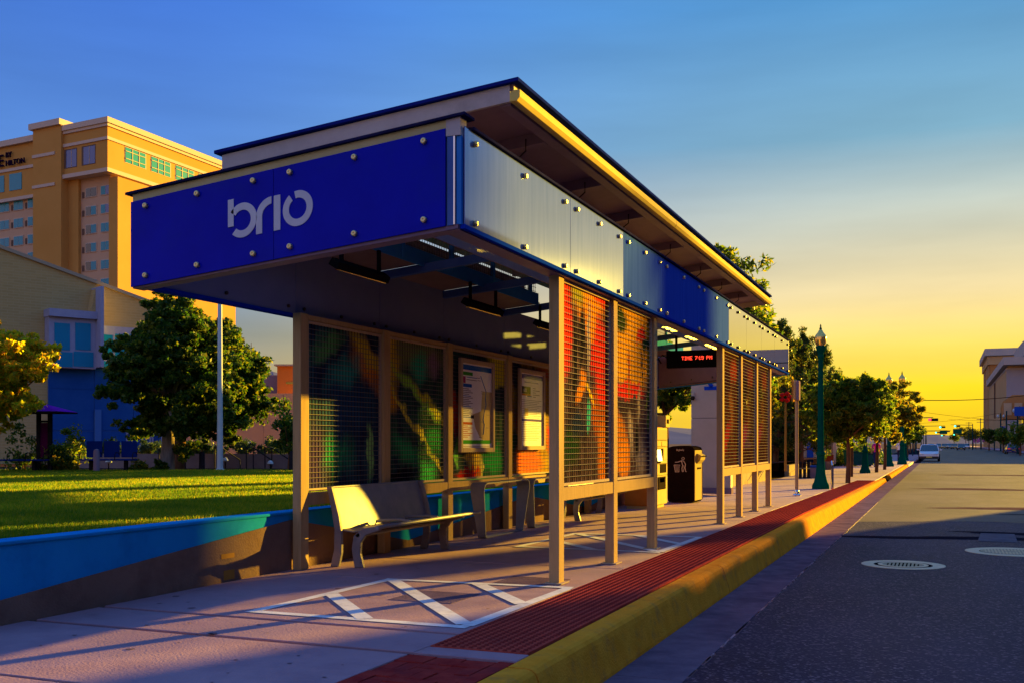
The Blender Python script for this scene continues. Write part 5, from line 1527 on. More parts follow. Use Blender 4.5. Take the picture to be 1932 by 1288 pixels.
# park trees behind the low wall
make_tree('poplar_tree', (-7.15, 38.3, 0.3), 8.4, 0.16, (0.15, 0, 4.9), (1.7, 1.6, 3.9), 270, 75, 'leaf_green', 0.10, 'bark_brown', 'tall feathery tree rising above the shelter roof', seed=101, fork=0.25, cr=0.38, shell=0.3, aspect=2.4)
make_tree('park_tree', (-14.6, 58.0, 0.3), 7.6, 0.2, (0.1, 0, 4.6), (2.7, 2.7, 2.9), 170, 80, 'leaf_green', 0.16, 'bark_brown', 'leafy tree framed by the shelter opening behind the ticket machine', seed=102, fork=0.35, cr=0.34, shell=0.3, aspect=2.0)
make_tree('park_tree', (-7.9, 44.0, 0.25), 5.4, 0.14, (0.0, 0, 3.3), (2.4, 2.2, 2.1), 190, 85, 'leaf_olive', 0.10, 'bark_brown', 'sunlit leafy tree just past the far end of the shelter', seed=103, fork=0.35, cr=0.36, shell=0.3, aspect=2.2)
pin = [(-7.1, 49.0, 6.8, 1.7, 'nearest pine behind the sign post, left of the tall green lamp'), (-6.4, 52.5, 6.4, 1.7, 'middle pine just behind the tall green lamp'), (-6.0, 57.0, 6.2, 1.9, 'bushy pine on the right of the tall green lamp')]
for k, (x, y_, h_, sp_, lb) in enumerate(pin):
    make_pine('pine_tree', (x, y_, 0.1), h_, lb, 110 + k, sp_, group='pines behind the zigzag wall')

# ================================================================== LEFT BACKGROUND
# flag pole / lamp pole on the lawn
p = at(415, 886, 27.6)
wp = empty('white_pole', (p.x, p.y, G6), 'tall white pole standing at the edge of the lawn before the peach wall', 'pole')
MB().lathe([(0.085, 0.1), (0.08, 0.5), (0.045, 7.0), (0.03, 7.02)], 14).build('shaft', 'pole_white', wp, smooth=True)
MB().lathe([(0.16, 0.0), (0.16, 0.05), (0.12, 0.11), (0.085, 0.13)], 14).build('base', 'pole_white', wp, smooth=True)

# kiosk with purple roof
p = at(82, 888, 26.4)
ks = empty('notice_kiosk', (p.x, p.y, G6), 'notice kiosk with purple roof and dark plum panel on the lawn edge', 'kiosk', rz=TH)
for x in (-0.12, 0.17):
    MB().box(x - 0.045, x + 0.045, -0.045, 0.045, 0, 1.62).build('post', 'black_metal', ks)
MB().box(-0.08, 0.13, -0.02, 0.02, 0.45, 1.32).build('notice_panel', 'plum_panel', ks)
MB().box(-0.08, 0.13, -0.025, 0.025, 1.33, 1.38).box(-0.08, 0.13, -0.025, 0.025, 0.38, 0.44).build('panel_rail', 'black_metal', ks)
MB().add([(-1.15, -0.6, 1.60), (0.62, -0.6, 1.60), (0.62, 0.6, 1.60), (-1.15, 0.6, 1.60), (-0.5, 0, 1.84), (-0.1, 0, 1.84)], [(0, 1, 2, 3), (0, 1, 5, 4), (1, 2, 5), (2, 3, 4, 5), (3, 0, 4)]).build('roof', 'purple_roof', ks)
MB().box(-1.15, 0.62, -0.6, 0.6, 1.56, 1.598).build('roof_edge', 'black_metal', ks)
# blue benches
def park_bench(px, py, dd, n_, back, label):
    p = at(px, py, dd)
    e = empty('park_bench', (p.x, p.y, G6), label, 'bench', 'blue benches behind the lawn', rz=TH)
    w = 0.45
    for k in range(n_):
        x = (k - (n_ - 1) / 2) * w
        MB().box(x - w * 0.47, x + w * 0.47, -0.2, 0.2, 0.36, 0.40).build('seat', 'bench_blue', e, bevel=0.01)
        if back:
            MB().prism([(-w * 0.45, 0.44), (w * 0.45, 0.44), (w * 0.45, 0.86), (-w * 0.45, 0.86)], 0.03, 'y', 0.2).build('backrest', 'bench_blue', e, bevel=0.01, loc=(x, 0, 0))
    for k in range(n_ + 1):
        x = (k - n_ / 2) * w
        MB().tube([(x, -0.18, 0.38), (x, -0.18, 0.50), (x, -0.12, 0.56), (x, 0.08, 0.56), (x, 0.16, 0.50)], 0.012, 6).build('armrest', 'black_metal', e)
    for s in (-1, 1):
        MB().box(s * n_ * w * 0.33 - 0.04, s * n_ * w * 0.33 + 0.04, -0.05, 0.05, 0, 0.36).build('leg', 'black_metal', e)
park_bench(205, 889, 26.6, 3, True, 'three-seat blue park bench with backrests behind the bollard')
park_bench(20, 889, 26.0, 4, False, 'long backless blue bench in front of the kiosk')
# bollards
for (px, py, dd, h_, lb) in ((182, 891, 26.0, 0.66, 'thick grey bollard in front of the blue bench'), (381, 886, 28.6, 0.58, 'dark round-topped bollard between the tree trunk and the white pole'), (551, 889, 26.8, 0.6, 'dark bollard tight against the first back post')):
    p = at(px, py, dd)
    e = empty('bollard', (p.x, p.y, G6), lb, 'bollard', 'bollards along the lawn edge')
    MB().lathe([(0.085, 0), (0.08, 0.05), (0.075, h_ - 0.08), (0.06, h_ - 0.02), (0.02, h_)], 14).build('shaft', 'black_metal' if px != 182 else 'mauve_wall', e, smooth=True)
    MB().lathe([(0.1, 0.0), (0.1, 0.03), (0.08, 0.04)], 14).build('base', 'mauve_wall', e)
# handrails of the garden steps
for k, (px, lb) in enumerate(((300, 'dark handrail of the steps just right of the big trunk'), (405, 'dark stair handrail behind the white pole'), (465, 'dark stair handrail right of the white pole'), (500, 'bronze stair handrail left of the small tree'))):
    p = at(px, 872, 31.0)
    e = empty('handrail', (p.x, p.y, G6), lb, 'handrail', 'handrails of the garden steps', rz=TH)
    MB().tube([(0, 0, 0), (0, 0, 0.62), (0.06, 0, 0.68), (0.22, 0, 0.66), (0.62, 0.5, 0.30), (0.64, 0.5, 0.0)], 0.02, 6).build('rail', 'handrail', e, smooth=True)
    MB().tube([(0.2, 0.02, 0.0), (0.2, 0.02, 0.66)], 0.018, 6).build('upright', 'handrail', e)
# small path lights
for (px, py, dd, lb) in ((205, 873, 30, 'round pale path light above the blue bench'), (425, 870, 31, 'small pale path light at the foot of the white pole'), (510, 876, 30, 'small path light by the bronze handrail')):
    p = at(px, py, dd)
    e = empty('path_light', (p.x, p.y, G6), lb, 'path light', 'path lights in the planting bed')
    MB().lathe([(0.02, 0), (0.02, max(0.05, p.z - G6))], 8).build('stem', 'black_metal', e)
    MB().lathe([(0.03, 0), (0.09, 0.03), (0.09, 0.06), (0.04, 0.12), (0.01, 0.13)], 12, (0, 0, max(0.05, p.z - G6))).build('head', 'pole_white', e, smooth=True)

# tan brick building
FA = math.radians(49.0)
fd = Vector((math.sin(FA) * CT - math.cos(FA) * ST, math.sin(FA) * ST + math.cos(FA) * CT, 0))
fo = at(130, 835, 42.0); fo.z = 0
frz = math.atan2(fd.y, fd.x)
fn_ = Vector((fd.y, -fd.x, 0))            # towards the viewer
def hit(px, py):
    t = (px - CX) / FPX
    ray = Vector((t * CT - ST, t * ST + CT, 0))
    # fo + u*fd = z*ray
    det = fd.x * (-ray.y) - fd.y * (-ray.x)
    u = ((-fo.x) * (-ray.y) - (-fo.y) * (-ray.x)) / det
    zz = ((fo + fd * u).dot(Vector((-ST, CT, 0))))
    return (u, CH - (py - HY) / FPX * zz)
bb = empty('brick_building', (fo.x, fo.y, 0), 'tan brick building with sloping parapet and blue glazed bay', 'building', rz=frz)
u0, z0 = hit(-260, 374); u1, z1 = hit(254, 561); u2, z2 = hit(345, 596)
MB().prism([(u0, 0), (u2, 0), (u2, z2), (u1, z1), (u0, z0)], 9.0, 'y', 0.0).build('brick_wall', 'brick_tan', bb)
MB().prism([(u0, z0), (u2, z2), (u2, z2 + 0.14), (u0, z0 + 0.14)], 9.2, 'y', -0.1).build('coping', 'coping', bb)
def rect_on(mbname, mat, px0, px1, py0, py1, y0, y1, parent=bb):
    a, za = hit(px0, py1); b_, zb_ = hit(px1, py0)
    return MB().box(a, b_, y0, y1, za, zb_).build(mbname, mat, parent)
bay = rect_on('bay_frame', 'frame_lav', 84, 172, 600, 693, -0.55, -0.02)
for (x0, x1, y0, y1) in ((94, 123, 613, 661), (133, 162, 613, 661), (96, 128, 666, 692), (130, 167, 666, 692)):
    rect_on('pane', 'glass_sky', x0, x1, y0, y1, -0.575, -0.553, bay)
rect_on('bay_roof', 'frame_lav', 82, 173, 592, 599, -0.75, -0.02)
rect_on('fin_wall', 'frame_lav', 172, 178, 546, 694, -1.1, -0.02)
a, za = hit(161, 600); b_, zb_ = hit(172, 548)
MB().prism([(a, za), (b_, za), (b_, zb_)], 0.5, 'y', -0.52).build('fin_cheek', 'brick_tan', bb)
w2 = rect_on('bay_frame', 'frame_lav', 180, 250, 620, 693, -0.3, -0.02)
for (x0, x1, y0, y1) in ((181, 207, 633, 676), (212, 245, 633, 676), (181, 207, 682, 692), (212, 245, 682, 692)):
    rect_on('pane', 'glass_sky', x0, x1, y0, y1, -0.325, -0.303, w2)
rows = [694, 733, 772, 812, 852]
cols = [90, 176, 250, 306]
for i in range(4):
    for j in range(3):
        rect_on('cladding_panel', 'clad_blue', cols[j] + 0.6, cols[j + 1] - 0.6, rows[i] + 0.9, rows[i + 1] - 0.9, -0.10, -0.01)
rect_on('cladding_backing', 'clad_joint', 90, 306, 694, 852, -0.07, -0.005)
rect_on('cladding_pilaster', 'clad_joint', 176, 188, 772, 850, -0.2, -0.102)
for px in (236, 262, 284):
    rect_on('door_frame', 'frame_lav', px, px + 20, 815, 852, -0.15, -0.105)
    rect_on('door_pane', 'glass_blue', px + 3, px + 17, 818, 850, -0.17, -0.152)

# peach building with orange and mauve blocks behind
pb_o = at(420, 850, 62.0)
pe = empty('peach_building', (pb_o.x, pb_o.y, 0.0), 'low peach rendered building with panel joints behind the lawn', 'building', rz=TH)
ppx = 62.0 / FPX
def pxr(px): return (px - 420) * ppx
def pzr(py, d=62.0): return CH - (py - HY) / FPX * d
xs_ = [340, 420, 497, 535, 620, 720, 820, 930]
for i in range(7):
    for (ya, yb) in ((741, 772), (772, 860)):
        MB().box(pxr(xs_[i]) + 0.012, pxr(xs_[i + 1]) - 0.012, 0.0, 0.3, pzr(yb) + 0.012, pzr(ya) - 0.012).build('wall_panel', 'peach', pe)
MB().box(pxr(340), pxr(930), 0.03, 8, 0, pzr(741) - 0.05).build('wall_core', 'peach_joint', pe)
MB().lathe([(0.28, 0), (0.28, 0.12), (0.18, 0.22)], 12, (pxr(466), -0.15, pzr(838))).build('wall_light', 'pole_white', pe)
mo = at(475, 850, 74.0)
me_ = empty('mauve_building', (mo.x, mo.y, 0), 'mauve block with small windows above the peach wall', 'building', rz=TH)
s74 = 74.0 / FPX
MB().box(0, 52 * s74, 0, 6, 0, pzr(707, 74)).build('wall', 'mauve_wall', me_)
MB().box(-14 * s74, 0, 0.3, 6, 0, pzr(707, 74)).build('side_wall', 'orange_wall', me_)
for px in (478, 500):
    w_ = MB().box((px - 475) * s74, (px + 6 - 475) * s74, -0.05, 0.02, pzr(741, 74), pzr(733, 74)).build('window', 'glass_dark', me_)
MB().prism([(0.0, pzr(733, 74)), (20 * s74, pzr(727, 74)), (20 * s74, pzr(725.5, 74)), (0, pzr(731, 74))], 0.8, 'y', -0.8).build('awning', 'hotel_trim', me_)
oo = at(523, 850, 72.0)
oe = empty('orange_building', (oo.x, oo.y, 0), 'bright orange block with flat roof edge beside the shelter post', 'building', rz=TH)
s72 = 72.0 / FPX
MB().box(0, 60 * s72, 0, 6, 0, pzr(690, 72)).build('wall', 'orange_wall', oe)
MB().box(-4 * s72, 64 * s72, -0.3, 6, pzr(690, 72), pzr(687, 72)).build('roof_edge', 'coping', oe)
MB().box(17 * s72, 34 * s72, -0.05, 0.02, pzr(724, 72), pzr(720, 72)).build('window', 'glass_dark', oe)

# hotel tower
hp = at(203, 835, 170.0)
HX, HYY = hp.x, hp.y
ht = empty('hotel_tower', (HX, HYY, 0), 'tall tan hotel tower with cornice, dark roof lettering and lit side', 'building')
ba_ = R(62.5) + TH
bv = Vector((-math.sin(ba_), math.cos(ba_), 0))      # runs left along the shaded face
def HBX(k0, k1, a0, a1, z0, z1):
    """box: k along the shaded face (left), a along the sunlit face (away)"""
    vs = []
    for z in (z0, z1):
        for a in (a0, a1):
            for k in (k0, k1):
                q = bv * k + Vector((0, 1, 0)) * a
                vs.append((q.x, q.y, z))
    return MB().add(vs, [(0, 2, 3, 1), (4, 5, 7, 6), (0, 1, 5, 4), (2, 6, 7, 3), (0, 4, 6, 2), (1, 3, 7, 5)])
def hb(name, mat, *a, parent=None):
    return HBX(*a).build(name, mat, parent or ht)
hb('upper_block', 'hotel_wall', 0, 12.0, 0, 34, 45.9, 53.6)
hb('cornice', 'hotel_trim', -0.5, 12.4, -0.5, 34.5, 53.6, 54.5)
hb('cornice_step', 'hotel_trim', -0.25, 12.2, -0.25, 34.2, 53.1, 53.6)
hb('band', 'hotel_trim', -0.2, 12.1, -0.2, 34.1, 50.9, 51.4)
hb('band', 'hotel_trim', -0.35, 12.2, -0.35, 34.2, 45.6, 46.25)
hb('lower_block', 'hotel_light', 1.0, 8.0, 1.6, 32, 0, 45.6)
hb('lit_shaft', 'hotel_wall', -1.1, 0.98, 1.2, 32, 0, 45.0)
hb('recess', 'hotel_wall', 8.0, 10.4, 1.0, 30, 0, 45.6)
hb('stair_tower', 'hotel_wall', 10.4, 17.4, -0.6, 20, 0, 54.6)
hb('stair_cornice', 'hotel_trim', 10.3, 18.0, -1.1, 20.4, 54.6, 55.6)
hb('stair_band', 'hotel_trim', 11.9, 17.5, -0.75, 0, 49.8, 50.3)
hb('stair_band', 'hotel_trim', 11.9, 17.5, -0.75, 0, 44.6, 45.1)
hb('left_wing_top', 'hotel_wall', 17.4, 70, 0.2, 18, 43.9, 53.0)
hb('left_cornice', 'hotel_trim', 17.45, 70.5, -0.4, 18.4, 53.0, 54.0)
hb('band', 'hotel_trim', 17.45, 70, 0.0, 1, 48.6, 49.1)
hb('band', 'hotel_trim', 17.45, 70, 0.0, 1, 43.4, 43.95)
hb('left_wing', 'hotel_light', 17.4, 70, 0.8, 17, 0, 43.4)
def win(k0, k1, z0, z1, a, split=True, g1='glass_teal', g2='glass_teal'):
    w_ = hb('window', 'hotel_trim', k0 - 0.12, k1 + 0.12, a - 0.12, a + 0.05, z0 - 0.12, z1 + 0.12)
    m_ = (k0 + k1) / 2
    hb('pane', g1, k0, m_ - 0.04, a - 0.16, a - 0.125, z0, z1, parent=w_)
    hb('pane', g2, m_ + 0.04, k1, a - 0.16, a - 0.125, z0, z1, parent=w_)
FLO = 3.08
for i in range(12):
    zt_ = 43.9 - i * FLO
    win(4.3, 6.7, zt_ - 1.4, zt_, 1.6, g1='glass_teal' if i else 'glass_dark', g2='glass_dark')
    win(0.95 + 0.1, 3.1, zt_ - 1.4, zt_, 1.6, g1='glass_blue' if i < 2 else 'glass_teal')
    hb('grille', 'grille', 7.2, 7.65, 1.48, 1.62, zt_ - 1.5, zt_ - 0.5)
    for j in range(4):
        k0 = 17.8 + j * 3.65
        win(k0 + 0.1, k0 + 2.45, zt_ - 2.0, zt_ - 0.5, 0.8)
        hb('grille', 'grille', k0 + 2.75, k0 + 3.2, 0.68, 0.82, zt_ - 2.0, zt_ - 1.0)
for (k0, k1) in ((7.3, 10.0), (2.9, 5.8)):
    hb('window_reveal', 'grille', k0 - 0.1, k1 + 0.3, -0.02, 0.1, 47.3, 50.5)
    w_ = hb('window', 'glass_blue', k0, k1 - 0.2, -0.06, -0.021, 47.4, 50.3)
    hb('mullion', 'hotel_trim', (k0 + k1) / 2 - 0.2, (k0 + k1) / 2 - 0.1, -0.1, -0.062, 47.4, 50.3, parent=w_)
for k in range(5):
    hb('window', 'glass_teal', 21.2 + k * 4.6, 24.4 + k * 4.6, 0.10, 0.198, 45.2, 48.1)
for k in range(4):
    a0 = 4.0 + k * 6.2
    hb('window_reveal', 'hotel_trim', -0.04, 0.1, a0 - 0.15, a0 + 4.9, 48.1, 51.0 - 0.25)
    w_ = hb('window', 'glass_teal', -0.08, -0.041, a0, a0 + 4.7, 48.2, 50.7)
    for j in range(1, 3):
        hb('mullion', 'cream_trim', -0.14, -0.082, a0 + 4.7 * j / 3 - 0.08, a0 + 4.7 * j / 3 + 0.08, 48.2, 50.7, parent=w_)
    for z_ in (48.75, 50.0):
        hb('mullion', 'cream_trim', -0.142, -0.083, a0, a0 + 4.7, z_, z_ + 0.12, parent=w_)
sg = Matrix.Rotation(math.atan2(-bv.y, -bv.x), 4, 'Z')
q = bv * 18.9 + Vector((0, -0.12, 0))
rz_s = math.atan2(-bv.y, -bv.x)
pbr('sign_dark', (0.025, 0.008, 0.03), rough=0.5)
k_ = 25.0
q = bv * 25.0
text('BY', 1.35, 'sign_dark', ht, 'lettering', (q.x, q.y - 0.15, 51.0), (R(90), 0, rz_s), 0.12)
text('HILTON', 1.35, 'sign_dark', ht, 'lettering', (q.x, q.y - 0.15, 49.55), (R(90), 0, rz_s), 0.12)
q = bv * 25.5
text('DOUBLETREE', 3.0, 'sign_dark', ht, 'lettering', (q.x, q.y - 0.15, 49.6), (R(90), 0, rz_s), 0.12, 'RIGHT')

# hills
def hills(name, depth, prof, mat):
    mb = MB()
    n_ = len(prof)
    vs = []
    for (px, py) in prof:
        a = at(px, py, depth); vs.append((a.x, a.y, a.z))
    for (px, py) in prof:
        a = at(px, HY, depth * 0.8); vs.append((a.x, a.y, -1.0))
    for (px, py) in prof:
        a = at(px, HY, depth * 1.3); vs.append((a.x, a.y, -1.0))
    fs = []
    for i in range(n_ - 1):
        fs += [(i, i + 1, n_ + i + 1, n_ + i), (i, 2 * n_ + i, 2 * n_ + i + 1, i + 1)]
    mb.add(vs, fs).build(name, mat, kind='structure')
rh = random.Random(5)
hills('hills', 2600, [(-1500, 720)] + [(x, 706 + 14 * math.sin(x * 0.011) + rh.uniform(-3, 3)) for x in range(-1200, 420, 30)] + [(430, 712), (445, 705), (462, 697), (475, 693), (490, 699), (500, 697), (515, 700), (535, 706), (560, 708), (600, 716), (700, 730), (820, 745), (1000, 770), (1200, 800), (1400, 815), (1500, 822)], 'hill')
hills('far_hills', 3800, [(1500, 826)] + [(x, 824 - 5 * math.sin((x - 1500) * 0.008) + rh.uniform(-1, 1)) for x in range(1530, 2400, 30)] + [(2600, 830)], 'hill')
for (px, y0, y1, r_, lb) in ((474, 646, 694, 1.6, 'tall radio mast on the hill crest'), (489, 664, 698, 1.0, 'thinner radio mast right of the tall one on the hill'), (500, 687, 699, 1.3, 'short mast at the right of the hill crest')):
    a = at(px, y1, 2600)
    h_ = (y1 - y0) * 2600 / FPX
    e = empty('radio_mast', (a.x, a.y, a.z - 2), lb, 'mast', 'radio masts on the hill')
    MB().tube([(0, 0, 0), (0, 0, h_ * 0.6), (0, 0, h_ + 2)], [r_, r_ * 0.8, r_ * 0.4], 6).build('mast_column', 'mast', e)
    MB().box(-2.4, 2.4, -0.6, 0.6, h_ * 0.6, h_ * 0.6 + 1.6).build('antenna', 'mast', e)

# ================================================================== STREET FURNITURE
def street_lamp(x, y_, z, s, label):
    e = empty('street_lamp', (x, y_, z), label, 'street lamp', 'green globe street lamps along the kerb')
    e.scale = (s * 0.86, s * 0.86, s)
    MB().lathe([(0.30, 0), (0.30, 0.10), (0.27, 0.16), (0.24, 0.20), (0.17, 0.45), (0.14, 0.75), (0.13, 1.02), (0.16, 1.05), (0.16, 1.12), (0.13, 1.15)], 16).build('base', 'lamp_green', e, smooth=True)
    MB().lathe([(0.115, 1.15), (0.11, 1.6), (0.085, 3.9), (0.085, 4.0), (0.11, 4.04), (0.11, 4.08), (0.09, 4.12)], 16).build('pole', 'lamp_green', e, smooth=True)
    MB().lathe([(0.09, 4.12), (0.12, 4.22), (0.17, 4.34), (0.18, 4.38), (0.15, 4.40)], 16).build('capital', 'lamp_green', e, smooth=True)
    MB().lathe([(0.15, 4.40), (0.185, 4.46), (0.205, 4.58), (0.20, 4.64)], 18).build('globe', 'lamp_globe', e, smooth=True)
    MB().lathe([(0.215, 4.64), (0.215, 4.66), (0.17, 4.73), (0.11, 4.79), (0.08, 4.84), (0.05, 4.88)], 18).build('globe_cap', 'lamp_globe', e, smooth=True)
    MB().lathe([(0.035, 4.88), (0.05, 4.92), (0.02, 4.96), (0.03, 4.99), (0.005, 5.06)], 10).build('finial', 'lamp_green', e, smooth=True)
street_lamp(-3.45, 33.2, gz(33.2), 1.0, 'tall dark green street lamp with gold globe, the nearest one')
street_lamp(-3.5, 54.0, -0.15, 1.0, 'second green street lamp, rising from behind the first street tree')
street_lamp(-3.1, 70.0, -0.15, 1.18, 'third green street lamp, left of the pair above the golden tree')
street_lamp(-2.55, 77.0, -0.15, 1.28, 'fourth green street lamp, right of the pair above the golden tree')
street_lamp(-2.9, 96.0, -0.15, 1.0, 'farthest green street lamp, its base left of the white car')

# bus stop sign
sp = empty('stop_sign_post', (-3.5, 27.9, gz(27.9)), 'slim metal post with small edge-on sign box beyond the shelter', 'sign post')
MB().lathe([(0.045, 0.1), (0.045, 2.52)], 12).build('post', 'metal_satin', sp, smooth=True)
MB().lathe([(0.11, 0), (0.11, 0.03), (0.07, 0.06), (0.07, 0.12), (0.05, 0.16)], 12).build('base_flange', 'chrome', sp, smooth=True)
MB().box(-0.075, 0.0, -0.08, 0.08, 2.50, 3.02).build('sign_box', 'metal_satin', sp, bevel=0.03)
MB().box(0.012, 0.085, -0.26, 0.10, 2.48, 3.0).build('sign_plate', 'mauve_wall', sp, bevel=0.03)
MB().box(-0.13, -0.085, -0.02, 0.24, 2.46, 3.03).build('sign_plate', 'patch_ochre', sp, bevel=0.02)
# chrome bike hoop in front of the lamp
bh = empty('bike_hoop', (-3.05, 32.6, gz(32.6)), 'thin metal hoop standing at the foot of the nearest green lamp', 'bike hoop')
MB().tube([(0, -0.15, 0), (0, -0.15, 0.75), (0, -0.08, 0.86), (0, 0.08, 0.86), (0, 0.15, 0.75), (0, 0.15, 0)], 0.028, 8).build('hoop', 'chrome', bh, smooth=True)
# black newspaper posts
for k, (px, lb) in enumerate(((1510, 'leftmost of three black posts before the dark hedge'), (1518, 'middle one of three black posts before the dark hedge'), (1525.5, 'rightmost of three black posts before the dark hedge'))):
    a = at(px, 893, 43.5)
    e = empty('black_post', (a.x, a.y, gz(a.y)), lb, 'bollard', 'black posts before the hedge')
    MB().lathe([(0.085, 0), (0.085, 0.05), (0.065, 0.08), (0.065, 0.6), (0.075, 0.62), (0.07, 0.68), (0.02, 0.71)], 12).build('shaft', 'black_metal', e, smooth=True)
    MB().lathe([(0.072, 0.40), (0.072, 0.45)], 12).build('collar', 'bin_side', e)
a = at(1534, 892, 44.0)
rb = empty('recycling_box', (a.x, a.y, gz(a.y)), 'small grey box with blue lid beside the black posts', 'bin', rz=TH)
MB().box(-0.2, 0.2, -0.2, 0.2, 0, 0.45).build('body', 'mauve_wall', rb, bevel=0.02)
MB().box(-0.21, 0.21, -0.21, 0.21, 0.452, 0.54).build('lid', 'sign_blue', rb, bevel=0.02)
# dark hedge box behind
hg = empty('clipped_hedge', (-8.0, 52.0, 0.0), 'dark clipped hedge behind the black posts', 'hedge', rz=TH)
MB().box(-1.6, 1.5, -0.3, 0.3, 0, 1.05).build('hedge_core', 'hedge_core', hg)
rng = np.random.default_rng(77)
q_ = leaf_cloud(rng, [((rng.uniform(-1.6, 1.5), rng.uniform(-0.35, 0.1), rng.uniform(0.1, 1.1)), (0.18, 0.15, 0.12)) for _ in range(90)], 40, 0.06)
o = bpy.data.objects.new('foliage', tri_mesh('foliage', q_, 'leaf_dark')); COL.objects.link(o); o.parent = hg
# iron fence
fe = empty('iron_fence', (-7.3, 33.0, 0.25), 'black iron fence panel behind the zigzag wall at the shelter end', 'fence')
for k in range(36):
    MB().box(-0.012, 0.012, k * 0.22, k * 0.22 + 0.024, 0.1, 1.45).build('picket', 'fence_black', fe)
for z_ in (0.2, 1.3):
    MB().box(-0.02, 0.02, 0, 7.8, z_, z_ + 0.05).build('fence_rail', 'fence_black', fe)
# stone pillar with planter
a = at(1563, 886, 58.0)
pp = empty('stone_pillar', (a.x, a.y, -0.15), 'square rubble stone pillar at the end of the zigzag wall', 'pillar', rz=TH)
MB().box(-0.2, 0.2, -0.2, 0.2, 0, 3.0).build('shaft', 'stone', pp, bevel=0.02)
MB().box(-0.26, 0.26, -0.26, 0.26, 3.0, 3.12).build('cap', 'coping', pp)
a = at(1563, 872, 56.5)
pt = empty('planter_pot', (a.x, a.y, 0.34), 'terracotta red planter box at the foot of the stone pillar', 'planter', rz=TH)
MB().prism([(-0.2, 0), (0.2, 0), (0.24, 0.36), (-0.24, 0.36)], 0.4, 'y', -0.2).build('pot', 'terracotta', pt, bevel=0.01)
# shop wall with blue door behind pines
a = at(1500, 835, 66.0)
sw = empty('stucco_house', (a.x, a.y, 0), 'cream stucco house with blue door glimpsed behind the pines', 'building', rz=TH)
MB().box(-2.6, 2.6, 0, 5, 0, 2.7).build('wall', 'hotel_light', sw)
MB().box(0.75, 1.15, -0.06, -0.002, 0.1, 2.0).build('door', 'sign_blue', sw)
MB().box(-1.8, -0.6, -0.06, -0.002, 0.9, 1.9).build('window', 'glass_dark', sw)
MB().box(-2.8, 2.8, -0.2, 5.2, 2.7, 2.9).build('roof', 'terracotta', sw)
# pinwheel ornament on pole
a = at(1482, 872, 40.0)
orn = empty('pinwheel_pole', (a.x, a.y, 0.25), 'thin pale pole topped by a red ornament in front of the pines', 'ornament')
MB().lathe([(0.05, 0), (0.04, 2.75)], 10).build('pole', 'patch_ochre', orn)
for k in range(5):
    an = k * 1.257
    MB().lathe([(0.02, -0.09), (0.10, -0.02), (0.10, 0.02), (0.02, 0.09)], 10, (0.16 * math.cos(an), 0.02 * (k % 2), 2.85 + 0.14 * math.sin(an))).build('petal', 'red_paint', orn, smooth=True)
MB().lathe([(0.02, -0.07), (0.08, 0), (0.02, 0.07)], 10, (0.28, 0, 2.80)).build('petal', 'teal_paint', orn, smooth=True)
# dumpster
a = at(1620, 868, 66.0)
du = empty('dumpster', (a.x, a.y, -0.15), 'dark green dumpster with sloping lid behind the street trees', 'dumpster', rz=TH)
MB().prism([(-0.75, 0.1), (0.75, 0.1), (0.85, 0.75), (-0.85, 0.95)], 1.0, 'y', -0.5).build('body', 'dumpster_green', du, bevel=0.03)
MB().prism([(-0.88, 0.96), (0.88, 0.76), (0.88, 0.80), (-0.88, 1.02)], 1.1, 'y', -0.55).build('lid', 'dumpster_green', du, bevel=0.02)
for s in (-0.6, 0.6):
    MB().box(s - 0.06, s + 0.06, -0.4, 0.4, 0, 0.1).build('foot', 'black_metal', du)
for k, (px, dd, lb) in enumerate(((1590, 68, 'dark bush left of the green dumpster'), (1612, 72, 'dark bush directly behind the green dumpster'), (1640, 72, 'dark bush right of the green dumpster'))):
    a = at(px, 866, dd)
    make_shrub('bush', (a.x, a.y, -0.15), (1.3, 1.0, 1.15), lb, 'leaf_dark', 140 + k, 50, 40, 0.11, cat='bush', group='bushes by the dumpster')

